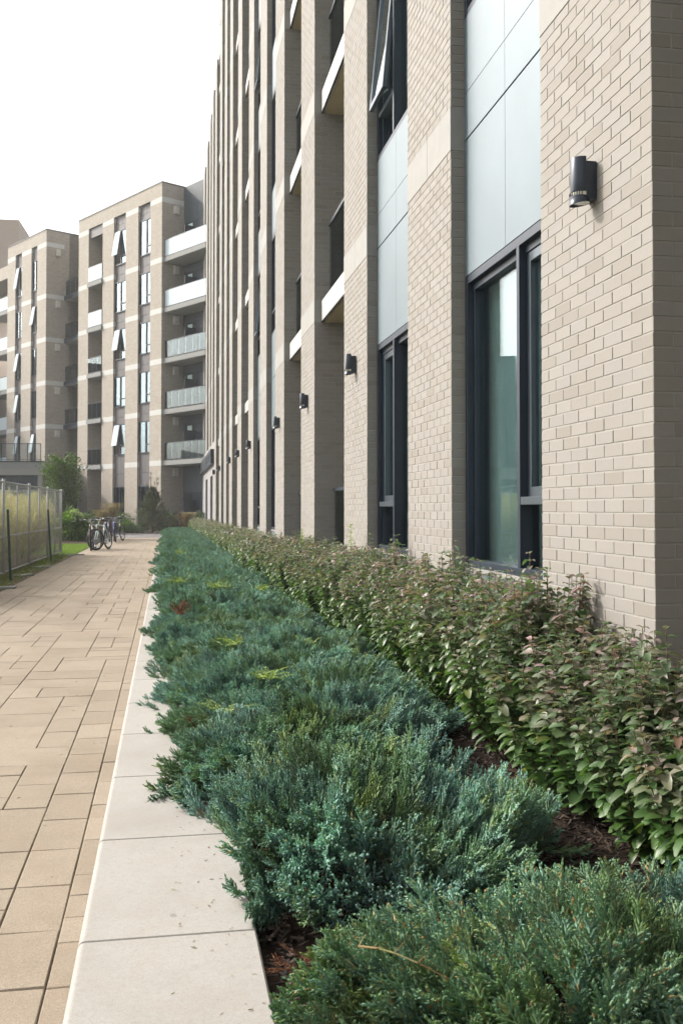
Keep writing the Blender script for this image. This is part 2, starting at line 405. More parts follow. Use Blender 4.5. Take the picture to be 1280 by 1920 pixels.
kerb = thing('planter_kerb', (0, 0, 0), 'long low cream stone kerb with rounded edge beside the tan paving', 'kerb'); kerb['kind'] = 'structure'
KX0, KX1, KZ = -.226, .248, .15
def coping(y0, y1):
    prof = [(KX0, -.02)]
    r = .018
    for i in range(7):
        t = math.pi - i * math.pi / 12; prof.append((KX0 + r + r * math.cos(t), KZ - r + r * math.sin(t)))
    prof += [(KX1 - .006, KZ), (KX1, KZ - .006), (KX1, -.02)]
    mb = MB(); n = len(prof); e = .004
    ys = [y0 + .0015, y0 + .0015 + e, y1 - .0015 - e, y1 - .0015]
    vs = []
    cx, cz = (KX0 + KX1) / 2, .06
    for j, y in enumerate(ys):
        ins = e if j in (0, 3) else 0
        for (x, z) in prof:
            vs.append((x + (ins if x < cx else -ins) * .8, y, z - (ins if z > cz else 0)))
    fs = [(j * n + i, (j + 1) * n + i, (j + 1) * n + i + 1, j * n + i + 1) for j in range(3) for i in range(n - 1)]
    fs += [tuple(range(n)), tuple(reversed(range(3 * n, 4 * n)))]
    mb.add(vs, fs); o = mb.build('coping_stone', 'curb', kerb, smooth=False)
    return o
y = -1.37
while y < 52.4: coping(y, y + .82); y += .82
mb = MB(); mb.box(KX0 + .02, KX1 - .02, -1.3, 52.4, -.05, KZ - .012); mb.build('mortar_bed', 'jointsand', kerb)

# ------------------------------------------------------------------ planting bed
g = MB(); g.box(KX1 + .001, 2.128, -1.5, 55, -.02, .085)
tag(g.build('planting_bed', 'mulchbase'), kind='structure')
def chips(n, x0, x1, y0, y1, z, smin, smax, name, mat, label=None, zj=.03, flat=.5):
    P = np.stack([RNG.uniform(x0, x1, n), y0 + (y1 - y0) * RNG.random(n) ** 1.3, z + RNG.random(n) * zj], 1)
    l = RNG.uniform(smin, smax, n); wd = l * RNG.uniform(.08, .3, n); th = l * RNG.uniform(.04, .12, n)
    yaw = RNG.uniform(0, 2 * np.pi, n); pit = RNG.normal(0, flat * .6, n)
    d = np.stack([np.cos(yaw) * np.cos(pit), np.sin(yaw) * np.cos(pit), np.sin(pit)], 1)
    s = np.stack([-np.sin(yaw), np.cos(yaw), np.zeros(n)], 1); nn = np.cross(d, s)
    V = []
    for sz in (-1, 1):
        for sx, sy in ((-1, -.6), (1, -1), (.8, 1), (-.9, .7)):
            V.append(P + d * (l * sx / 2)[:, None] + s * (wd * sy / 2)[:, None] + nn * (th * sz / 2)[:, None])
    V = np.stack(V, 1).reshape(-1, 3)
    fc = np.array([(0, 3, 2, 1), (4, 5, 6, 7), (0, 1, 5, 4), (1, 2, 6, 5), (2, 3, 7, 6), (3, 0, 4, 7)])
    Fq = (np.arange(n)[:, None, None] * 8 + fc[None]).reshape(-1, 4)
    return npmesh(name, V, Fq, mat)
tag(chips(26000, .255, 2.1, .9, 7.5, .083, .012, .055, 'mulch', 'mulch'), 'dark shredded bark mulch between the junipers and the hedge', 'mulch', kind='stuff')

M['litter'] = leaf_mat('litter', [(0, (.10, .06, .03)), (.5, (.20, .12, .05)), (.8, (.16, .17, .06)), (1, (.30, .24, .12))], 0, .8)
tag(chips(420, .02, .246, 1.6, 12, .151, .004, .014, 'needle_litter', 'litter', zj=.002, flat=.1), 'tiny dry needles scattered on the kerb beside the junipers', 'litter', kind='stuff')
tag(chips(260, -2.4, -.24, 1.8, 22, .002, .006, .022, 'leaf_litter', 'litter', zj=.002, flat=.1), 'sparse dry leaf crumbs on the tan paving', 'litter', kind='stuff')
# ------------------------------------------------------------------ instancing of templates
def frames(dirs, rolls, up=np.array([0, 0, 1.])):
    d = dirs / np.linalg.norm(dirs, axis=1, keepdims=True)
    ref = np.where(np.abs(d[:, 2:3]) > .95, np.array([[1., 0, 0]]), up[None])
    s = np.cross(d, ref); s /= np.linalg.norm(s, axis=1, keepdims=True) + 1e-9
    n = np.cross(s, d)
    c, sn = np.cos(rolls)[:, None], np.sin(rolls)[:, None]
    s2 = s * c + n * sn; n2 = -s * sn + n * c
    return s2, d, n2
def scatter(tmpl, pos, dirs, scale, rolls, tone=None):
    """tmpl: (V,F,tone?)  local x=side, y=along, z=normal"""
    V, Fq = tmpl[0], tmpl[1]
    s, d, n = frames(dirs, rolls)
    P = pos[:, None, :] + scale[:, None, None] * (V[None, :, 0:1] * s[:, None] + V[None, :, 1:2] * d[:, None] + V[None, :, 2:3] * n[:, None])
    Fo = Fq[None] + (np.arange(len(pos)) * len(V))[:, None, None]
    T = None
    if len(tmpl) > 2:
        T = np.tile(tmpl[2], len(pos)).reshape(len(pos), -1)
        if tone is not None: T = T * tone[:, None]
        T = T.ravel()
    elif tone is not None: T = np.repeat(tone, len(V))
    return P.reshape(-1, 3), Fo.reshape(-1, Fq.shape[1]), T
def merge(parts):
    Vs, Fs, Ts = [], [], []; b = 0
    for V, Fq, T in parts:
        Vs.append(V); Fs.append(Fq + b); Ts.append(T if T is not None else np.zeros(len(V))); b += len(V)
    return np.concatenate(Vs), np.concatenate(Fs), np.concatenate(Ts)

# juniper frond template (quads)
def spindle(p0, d, l, r, t0, t1, k=3):
    d = d / np.linalg.norm(d); a = np.array([0, 0, 1.]) if abs(d[2]) < .9 else np.array([1., 0, 0])
    u = np.cross(d, a); u /= np.linalg.norm(u); w_ = np.cross(d, u)
    V = []; T = []
    for f, rr, tt in ((0, .55, t0), (.45, 1.0, (t0 + t1) / 2), (1, .22, t1)):
        for i in range(k):
            q = 2 * np.pi * i / k + f * 2; V.append(p0 + d * l * f + (u * np.cos(q) + w_ * np.sin(q)) * r * rr); T.append(tt)
    Fq = [(j * k + i, j * k + (i + 1) % k, (j + 1) * k + (i + 1) % k, (j + 1) * k + i) for j in range(2) for i in range(k)]
    return np.array(V), np.array(Fq), np.array(T)
def frond(rng, detail=2, nsec=15):
    parts = []
    def axis(t): return np.array([.04 * np.sin(t * 3), t, .10 * t * t])
    def axd(t): return np.array([.12 * np.cos(t * 3), 1, .2 * t])
    for k in range(4): 
        parts.append(spindle(axis(k / 4), axis((k + 1) / 4) - axis(k / 4), .27, .016 if detail > 1 else .03, .1 + k * .2, .2 + k * .22))
    for i in range(nsec):
        t = .06 + .92 * i / nsec; side = 1 if i % 2 else -1
        az = rng.uniform(-.9, .9) + (0 if side > 0 else np.pi)
        lat = np.array([np.cos(az), 0, np.sin(az)])
        d = axd(t) * .95 + lat * rng.uniform(.40, .62); d /= np.linalg.norm(d)
        l = (.08 + .27 * np.sin(np.pi * min(1, t * .72 + .22))) * rng.uniform(.75, 1.15)
        p = axis(t)
        if detail > 1:
            parts.append(spindle(p, d, l, .020, t * .5, .45 + t * .5))
            m = max(3, int(l * 21))
            for j in range(m):
                q = (j + .6) / m; s2 = 1 if j % 2 else -1
                az2 = rng.uniform(0, 2 * np.pi); a = np.array([np.cos(az2), np.sin(az2) * .3, np.sin(az2)])
                d2 = d * .95 + a * .50
                parts.append(spindle(p + d * l * q * .95, d2, l * .24 * (1.15 - q * .6) + .03, .0175, t * .4 + q * .3, .5 + .5 * t))
        else:
            parts.append(spindle(p, d, l * 1.1, .034, t * .5, .5 + t * .5))
            for j in range(2):
                az2 = rng.uniform(0, 2 * np.pi); a = np.array([np.cos(az2), 0, np.sin(az2)])
                parts.append(spindle(p + d * l * (.3 + .35 * j), d * .8 + a * .6, l * .45, .030, t * .5 + .1, .5 + t * .5))
    return merge(parts)
def juniper_mesh(seed, rx, ry, h, nf, detail, link_mat, flen=(.13, .22), lowrise=.0):
    rng = np.random.default_rng(seed)
    fr = [frond(rng, detail, 19 if detail > 1 else 11) for _ in range(4)]
    parts = []
    n = nf
    ang = rng.uniform(0, 2 * np.pi, n); rad = np.sqrt(rng.random(n)) * rng.uniform(.9, 1.12, n)
    lob = 1 + .13 * np.sin(ang * 3 + seed) + .09 * np.sin(ang * 5 + 2 * seed)
    rad = rad * lob
    x = rx * rad * np.cos(ang); y_ = ry * rad * np.sin(ang)
    prof = np.sqrt(np.clip(1 - (rad / 1.25) ** 2.4, 0, 1))
    hn = .5 + .5 * np.sin(x * 10 + seed) * np.sin(y_ * 9 + seed * 1.7)
    z = h * prof * (.55 + .45 * hn) * rng.uniform(.6, 1.0, n) - .06
    z = np.maximum(z, .0)
    out = np.stack([np.cos(ang) * rad, np.sin(ang) * rad, np.zeros(n)], 1)
    el = .95 - .50 * rad + rng.normal(0, .14, n)
    sw = .45 * np.sin(x * 5.3 + seed) * np.cos(y_ * 4.1 + seed); sw2 = .45 * np.cos(x * 4.7 + 2 * seed) * np.sin(y_ * 5.9)
    d = out * .75 + np.stack([sw + rng.normal(0, .13, n), sw2 + rng.normal(0, .13, n), el], 1)
    ln = rng.uniform(*flen, n)
    pos = np.stack([x, y_, z], 1) - d / np.linalg.norm(d, axis=1, keepdims=True) * (ln * .35)[:, None]
    pos[:, 2] = np.maximum(pos[:, 2], .015)
    roll = rng.normal(0, .5, n)
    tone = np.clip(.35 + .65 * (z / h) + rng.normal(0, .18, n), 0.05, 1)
    grp = rng.integers(0, 4, n)
    for g_ in range(4):
        k = grp == g_
        parts.append(scatter(fr[g_], pos[k], d[k], ln[k], roll[k], tone[k]))
    return merge(parts)
def branch_mesh(seed, rx, ry, h):
    rng = random.Random(seed); mb = MB()
    for i in range(26):
        a = rng.uniform(0, 6.283); p = Vector((rng.uniform(-.06, .06), rng.uniform(-.06, .06), .0)); e = rng.uniform(.1, .6)
        q = p; d = Vector((math.cos(a), math.sin(a), e)); rr = .011
        for k in range(4):
            n_ = q + Vector((d.x * rx * .17, d.y * ry * .17, d.z * h * .3)); n_.z = min(n_.z, h * .8)
            mb.cyl(q, n_, rr, rr * .75, 5, cap=False); q = n_; rr *= .75; d = d + Vector((rng.uniform(-.25, .25), rng.uniform(-.25, .25), -.05))
    return mb
jun_near = []
specs = [(1, .60, .62, .34, 900), (2, .56, .56, .36, 820), (3, .60, .55, .30, 820)]
for sd_, rx, ry, h, nf in specs:
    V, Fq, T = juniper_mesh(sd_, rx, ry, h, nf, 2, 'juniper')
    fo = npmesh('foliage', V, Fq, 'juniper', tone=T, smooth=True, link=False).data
    br = branch_mesh(sd_, rx, ry, h); 
    bo = br.build('branches', 'wood'); bm_ = bo.data; bpy.data.objects.remove(bo)
    jun_near.append((fo, bm_))
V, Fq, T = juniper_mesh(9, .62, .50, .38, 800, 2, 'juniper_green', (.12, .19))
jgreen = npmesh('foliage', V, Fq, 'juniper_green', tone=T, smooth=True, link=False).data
jun_far = []
for sd_, rx, ry, h, nf in [(21, .62, .6, .32, 420), (22, .62, .6, .30, 420), (23, .64, .55, .34, 420)]:
    V, Fq, T = juniper_mesh(sd_, rx, ry, h, nf, 1, 'juniper', (.15, .24))
    jun_far.append(npmesh('foliage', V, Fq, 'juniper', tone=T, smooth=True, link=False).data)

def put_juniper(x, y, rz, sc, mesh, branches, label, group):
    t = thing('juniper', (x, y, .085), label, 'juniper', group, rz); t.scale = (sc[0], sc[1], sc[2])
    o = bpy.data.objects.new('foliage', mesh); COL.objects.link(o); o.parent = t
    if branches:
        b = bpy.data.objects.new('branches', branches); COL.objects.link(b); b.parent = t
    return t
GJ = 'creeping junipers along the kerb'
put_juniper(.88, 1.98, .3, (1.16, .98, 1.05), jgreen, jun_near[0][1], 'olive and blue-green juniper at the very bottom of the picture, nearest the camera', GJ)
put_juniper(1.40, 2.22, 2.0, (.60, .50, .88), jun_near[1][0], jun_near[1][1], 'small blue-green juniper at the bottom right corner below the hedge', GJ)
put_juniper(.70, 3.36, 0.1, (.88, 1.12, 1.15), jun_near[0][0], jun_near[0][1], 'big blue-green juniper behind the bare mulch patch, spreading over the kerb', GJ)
y = 4.45; i = 0
rj = random.Random(3)
while y < 52.3:
    near = y < 11
    for row, (bx, dy) in enumerate(((.42, 0), (.92, .42))):
        x = bx + rj.uniform(-.05, .05) + ((.12 if y < 8 else .05 if y < 14 else 0) if row == 0 else 0)
        k = i % 3
        if near: m = jun_near[k]; me, br = m[0], m[1]
        else: me, br = jun_far[k], None
        if 8.6 < y < 9.2 and row == 0: me = jgreen
        lab = 'blue-green creeping juniper merging with its neighbours farther along the kerb'
        put_juniper(x, y + dy, rj.choice((0, 3.14)) + rj.uniform(-.5, .5), (rj.uniform(.76, .90), rj.uniform(.95, 1.15), rj.uniform(.78, 1.0)), me, br, lab, GJ)
        i += 1
    y += .74 if near else .80

# dead sprigs and weeds
def frond_thing(name, x, y, z, dirs, ln, mat, label, cat, group=None, detail=2):
    rng = np.random.default_rng(int(abs(x * 1000 + y * 77)))
    n = len(dirs); fr = frond(rng, detail, 12)
    V, Fq, T = scatter(fr, rng.normal(0, .03, (n, 3)) * np.array([1, 1, .3]), np.array(dirs, dtype=float), np.full(n, ln) * rng.uniform(.7, 1.2, n), rng.uniform(-1, 1, n), np.ones(n))
    o = npmesh(name, V, Fq, mat, tone=T, smooth=True); o.location = (x, y, z); return tag(o, label, cat, group)
def rd(n, seed, ex=.4, bias=(0, 0)):
    r_ = random.Random(seed); return [(bias[0] + r_.uniform(-1, 1), bias[1] + r_.uniform(-1, 1), ex + r_.uniform(-.2, .5)) for _ in range(n)]
frond_thing('dead_sprig', .36, 2.52, .12, rd(9, 1, .15), .09, 'dead', 'rust-red dead juniper sprig beside the kerb at the bottom edge', 'dead twig', 'dead sprigs')
frond_thing('dead_sprig', .22, 4.95, .20, rd(8, 2, .3, (-.6, 0)), .11, 'dead', 'reddish brown dead juniper sprig lying over the kerb edge', 'dead twig', 'dead sprigs')
frond_thing('dead_sprig', .12, 9.3, .33, rd(14, 3, .4), .13, 'dead', 'orange-brown dead patch farther along the kerb side of the junipers', 'dead twig', 'dead sprigs')
tw_ = MB(); pts = [Vector(p) for p in ((0, 0, 0), (.05, -.05, .012), (.10, -.09, .01), (.17, -.13, -.01), (.26, -.17, -.05))]
for q in range(4): tw_.cyl(pts[q], pts[q + 1], .0042 - q * .0007, .0036 - q * .0007, 6, cap=False)
for q, (dx, dy, dz) in enumerate(((.03, .02, .03), (.01, -.04, .02), (.04, .01, .03), (-.01, -.03, .02), (.03, .02, .015))): tw_.cyl(pts[min(3, q)], pts[min(3, q)] + Vector((dx, dy, dz)), .002, .001, 5, cap=False)
o = tw_.build('bare_twig', 'litter'); o.location = (.38, 1.95, .43); o.scale = (.6, .6, .6); tag(o, 'bare tan twig lying across the top of the nearest juniper', 'twig')
# pinnate weed: thin leaflets along stems
def weed_mesh(seed, n=10, ln=.2):
    rng = np.random.default_rng(seed); P, D, SC = [], [], []
    st = MB()
    for k in range(n):
        a = rng.uniform(0, 6.283); e = rng.uniform(.35, 1.2); d = np.array([np.cos(a), np.sin(a), e]); d /= np.linalg.norm(d)
        p = np.array([rng.normal(0, .04), rng.normal(0, .04), 0]); l = ln * rng.uniform(.6, 1.2)
        m = 10
        prev = p.copy()
        for j in range(m):
            f = (j + 1) / m; q = p + d * l * f + np.array([0, 0, -.25 * l * f * f])
            st.cyl(prev, q, .0016, .0012, 3, cap=False); prev = q
            side = np.cross(d, [0, 0, 1.]); side /= np.linalg.norm(side)
            for s_ in (-1, 1):
                P.append(q); D.append(d * .5 + side * s_ + rng.normal(0, .12, 3)); SC.append(.030 * (1.15 - f * .6))
    lv = (np.array([(0, 0, 0), (.13, .4, .02), (0, 1, -.08), (-.13, .4, .02)]), np.array([(0, 1, 2, 3)]))
    V, Fq, T = scatter(lv, np.array(P), np.array(D), np.array(SC), rng.normal(0, .4, len(P)))
    return V, Fq, st
for k, (x, y, z, n, ln, lab) in enumerate([
        (.55, 5.6, .34, 16, .17, 'bright yellow-green ferny weed in the junipers, the nearest of the larger ones'),
        (.30, 5.0, .27, 10, .14, 'yellow-green ferny weed spilling from the junipers over the kerb'),
        (.45, 6.9, .36, 14, .16, 'pale green ferny weed in the junipers just beyond the nearest large one'),
        (.98, 7.0, .34, 9, .16, 'thin green weed shoots standing in the junipers near the hedge foot'),
        (.62, 11.6, .38, 26, .22, 'bright lime weed patch in the middle of the juniper bed'),
        (1.10, 11.2, .38, 16, .18, 'lime weed tuft in the junipers close beside the hedge'),
        (.18, 12.8, .36, 24, .22, 'yellowish weed patch at the kerb side of the juniper bed'),
        (1.18, 4.55, .16, 10, .13, 'small yellow-green fern-like weed at the hedge foot above the mulch'),
        (.66, 2.12, .27, 7, .08, 'small yellow-green leafy weed growing through the nearest juniper'),
        (.30, 21.0, .36, 24, .25, 'far yellowish weed patch near the end of the juniper bed')]):
    V, Fq, st = weed_mesh(50 + k, n, ln)
    t = thing('weed', (x, y, z), lab, 'weed', 'weeds in the junipers')
    npmesh('leaves', V, Fq, 'weed', t); st.build('stems', 'weed', t)
# seedlings out of the hedge
for (x, y, z, lab, s) in [(1.98, 10.6, .80, 'pale green seedling standing above the hedge in front of the third pier', .32), (1.80, 13.2, .82, 'lime leafy shoot rising from the hedge before the fourth pier', .2)]:
    rng = np.random.default_rng(int(y * 10)); t = thing('seedling', (x, y, z), lab, 'weed', 'seedlings above the hedge')
    st = MB(); st.cyl((0, 0, -.1), (.01, .02, s), .004, .002, 5); st.build('stem', 'weed', t)
    n = 16; zz = np.linspace(.0, s, n); a = np.arange(n) * 2.4
    lv = (np.array([(0, 0, 0), (.28, .35, .05), (.2, .75, .0), (0, 1, -.12), (-.2, .75, 0), (-.28, .35, .05)]), np.array([(0, 1, 2, 3), (0, 3, 4, 5)]))
    V, Fq, T = scatter(lv, np.stack([zz * .03, zz * .05, zz], 1), np.stack([np.cos(a), np.sin(a), np.full(n, .5)], 1), np.full(n, .055), rng.normal(0, .3, n))
    npmesh('leaves', V, Fq, 'weed', t)

# ------------------------------------------------------------------ hedge
def leaf_tmpl(droop=.35, fold=.14, wid=.27):
    V = []; rows = [(0, .06), (.2, .78), (.48, 1.0), (.80, .88), (1.0, .30)]
    for (t, w_) in rows:
        zc = -droop * t * t + .12 * t
        yl = t * (1 - .12 * t * droop)
        for s_ in (-1, 0, 1):
            V.append((s_ * w_ * wid, yl, zc + (fold * w_ if s_ else 0) * (1 - .3 * t)))
    Fq = []
    for j in range(4):
        for i in range(2): Fq.append((j * 3 + i, j * 3 + i + 1, j * 3 + i + 4, j * 3 + i + 3))
    return np.array(V), np.array(Fq)
LT = [leaf_tmpl(.3, .10, .29), leaf_tmpl(.55, .15, .31), leaf_tmpl(.85, .2, .29)]
def shrub_mesh(seed, nst=46, h=.74, r=.30, leaf=.062, pairs=15, lo=False):
    rng = np.random.default_rng(seed); mb = MB(); P, D, SC, RO, TO = [], [], [], [], []
    for k in range(nst):
        a = rng.uniform(0, 2 * np.pi); rr = r * np.sqrt(rng.random()); lean = rr / r
        b = np.array([np.cos(a) * rr * .35, np.sin(a) * rr * .35, 0])
        top = np.array([np.cos(a) * rr * 1.05, np.sin(a) * rr * 1.05, h * (1 - .34 * lean ** 3) * rng.uniform(.72, 1.0)])
        if rng.random() < .04: top[2] += .06
        mid = (b + top) / 2 + np.array([np.cos(a), np.sin(a), 0]) * rr * .18 + rng.normal(0, .02, 3)
        def bez(t): return b * (1 - t) ** 2 + mid * 2 * t * (1 - t) + top * t * t
        prev = b
        for j in range(1, 6):
            q = bez(j / 5); mb.cyl(prev, q, .0045 * (1.25 - j * .15), .0045 * (1.1 - j * .15), 4, cap=False); prev = q
        az0 = rng.uniform(0, 6.28)
        for j in range(pairs):
            t = .14 + .86 * (j / (pairs - 1)) ** .85; q = bez(t); dd = bez(min(1, t + .02)) - bez(t - .02); dd /= np.linalg.norm(dd)
            ps = az0 + j * (np.pi / 2) + rng.normal(0, .25)
            for s_ in (0, np.pi):
                o = np.array([np.cos(ps + s_), np.sin(ps + s_), 0]); tip = max(0, (t - .86) / .14)
                d = o * (1 - .2 * tip) + dd * (.32 + .15 * tip) + rng.normal(0, .13, 3)
                P.append(q); D.append(d); RO.append(rng.normal(0, .28))
                SC.append(leaf * rng.uniform(.75, 1.2) * (1 - .38 * tip) * (1.0 + .2 * (1 - t)))
                TO.append(np.clip((t - .45) * 1.9 + rng.normal(0, .22), 0, 1) * np.clip((q[2] / h - .25) * 1.7, 0, 1))
    P, D, SC, RO, TO = map(np.array, (P, D, SC, RO, TO))
    g_ = rng.integers(0, 3, len(P)); parts = []
    for q in range(3):
        k = g_ == q; parts.append(scatter(LT[q], P[k], D[k], SC[k], RO[k], TO[k]))
    V, Fq, T = merge(parts)
    lo_ = npmesh('leaves', V, Fq, 'hedge', tone=T, smooth=True, link=False).data
    so_ = mb.build('stems', 'stem'); sm = so_.data; bpy.data.objects.remove(so_)
    return lo_, sm
shr = [shrub_mesh(s_, 68, .74, .35, .057, 19) for s_ in (101, 102, 103, 104)]
shr_far = [shrub_mesh(s_, 52, .74, .36, .075, 13) for s_ in (105, 106)]
GH = 'shrubs of the long hedge under the brick wall'
labs = ['large dark-leaved hedge shrub at the bottom right edge, nearest the camera', 'mauve-tipped hedge shrub below the corner of the nearest brick pier', None]
y = 2.30; i = 0; rh = random.Random(8)
while y < 54:
    x = 1.82 - max(0, (y - 30)) * .010 + rh.uniform(-.03, .03)
    near = y < 16
    for row in ((0,) if not near else (0, 1)):
        xx = x + (-.06 if row == 0 else .12); yy_ = y + row * .2
        lab = 'mauve and green leafed shrub merging into the long clipped hedge under the brick wall'
        if row == 0 and i == 0: lab = labs[0]
        if row == 0 and i == 4: lab = labs[1]
        t = thing('hedge_shrub', (xx, yy_, .075), lab, 'hedge shrub', GH, rh.uniform(0, 6.28))
        sz = rh.uniform(.90, 1.10); hs_ = rh.uniform(1.0, 1.16) * (.90 if y < 4.3 else 1.07 if y < 10 else 1.0)
        t.scale = (sz, sz, hs_ * (1.07 if row else 1.0))
        lm, sm = (shr[i % 4] if near else shr_far[i % 2])
        a = bpy.data.objects.new('leaves', lm); COL.objects.link(a); a.parent = t
        b = bpy.data.objects.new('stems', sm); COL.objects.link(b); b.parent = t
    y += .46 if near else .46; i += 1

# ------------------------------------------------------------------ main brick building
D = 2.13; DW = 2.24
PIERS = [(4.07, 5.40), (7.23, 8.60), (10.43, 11.83), (14.29, 15.75), (18.09, 19.60), (21.35, 22.84), (24.63, 26.15), (28.64, 30.25),
         (32.71, 34.25), (35.90, 37.45), (39.22, 40.82), (43.44, 45.10), (46.67, 48.30), (49.62, 51.30), (53.32, 55.20), (57.36, 59.85)]
BAYS = 'WWBBWWBBWWBWWWW'
ZB = [4.05 + 3.105 * k for k in range(7)]; BH = .3375
main = thing('brick_building', (D, 4.07, 0), 'tall pale brick apartment building with ribbed piers filling the right side', 'building')
OX, OY = D, 4.07
def mbox(mb, x0, x1, y0, y1, z0, z1, mi=0): return mb.box(x0 - OX, x1 - OX, y0 - OY, y1 - OY, z0, z1, mi)

def brick_face(V, F, o, u, n, width, z0, z1, phase, cornered, rng, endrecess=True):
    """bricks as shallow raised blocks; o corner origin (at u=0), u along, n outward"""
    u = np.array(u, float); n = np.array(n, float); PW = .203; RH = .0675
    k0 = int(round(z0 / RH)); k1 = int(round(z1 / RH))
    for k in range(k0, k1):
        first = .1975 if (k + phase) % 2 == 0 else .0955
        cuts = [0.]; c = first + .004
        while c < width - .03: cuts.append(c); c += PW
        cuts.append(width)
        zb_, zt_ = k * RH + .004, (k + 1) * RH - .004
        for a, b in zip(cuts[:-1], cuts[1:]):
            a_ = a + (.0010 if a == 0 else .004); b_ = b - (.0010 if b == width else .004)
            if b_ - a_ < .012: continue
            pr = .0028 + rng.uniform(-.0007, .0007); dz = rng.uniform(-.0007, .0007); sk = rng.uniform(-.0006, .0006)
            bi = len(V)
            e = .0013
            for q, (pa, pb, za, zz) in enumerate(((a_, b_, zb_, zt_), (a_ + e, b_ - e, zb_ + e, zt_ - e))):
                dpt = 0 if q == 0 else pr
                for (uu, zz_, s_) in ((pa, za, -1), (pb, za, 1), (pb, zz, 1), (pa, zz, -1)):
                    p = o + u * uu + n * (dpt + (sk * s_ if q else 0) - .0028)
                    V.append((p[0], p[1], zz_ + dz))
            F.append((bi + 4, bi + 5, bi + 6, bi + 7))
            for j in range(4): F.append((bi + j, bi + (j + 1) % 4, bi + 4 + (j + 1) % 4, bi + 4 + j))

roofz = lambda y: 25.1 if y < 41 else 21.2
NB = 5
for i, (y0, y1) in enumerate(PIERS):
    zlo = 0 if i < 12 else 4.05
    top = roofz(y0)
    deep = 3.75 if i == 0 or (i > 0 and BAYS[i - 1] == 'B') or (i < len(BAYS) and BAYS[i] == 'B') else 2.7
    near = i < NB
    if near:
        ZG = 13.0
        pmb = MB(); mbox(pmb, D + .0028, deep, y0 + .0028, y1 - .0028, zlo, ZG); mbox(pmb, D, deep, y0, y1, ZG, top, 1)
        p = pmb.build('pier', ['mortar', 'brick'], main)
        V, F = [], []; rng = random.Random(100 + i)
        segs = []; z = 0
        for zb in ZB:
            if zb > 12.9: break
            segs.append((z, zb)); z = zb + BH
        segs.append((z, 13.0))
        sidew = {0: 1.6, 1: .125, 2: .125, 3: 1.6, 4: 1.6}[i]
        for (a, b) in segs:
            brick_face(V, F, np.array((0, y0 - OY, 0)), (0, 1, 0), (-1, 0, 0), y1 - y0, a, b, 0, True, rng)
            brick_face(V, F, np.array((0, y0 - OY, 0)), (1, 0, 0), (0, -1, 0), sidew, a, b, 1, True, rng)
        me_o = npmesh('brick_facing', V, F, 'brick_units', main)
        me_o.parent = p
    else:
        pmb = MB(); mbox(pmb, D, deep, y0, y1, zlo, top); p = pmb.build('pier', 'brick', main)
    for zb in ZB:
        if zb + BH > top or (i >= 12 and zb < 5): continue
        b = MB(); ym = (y0 + y1) / 2; e = .003
        sx = deep if deep > 3 else DW + .05
        sx = min(sx, 2.30)
        mbox(b, D - e, sx, y0 - e, ym - .002, zb, zb + BH); mbox(b, D - e, sx, ym + .002, y1 + e, zb, zb + BH)
        if near: b.build('stone_band', 'band', p, bevel=.003)
        else: b.build('stone_band', 'band', p)

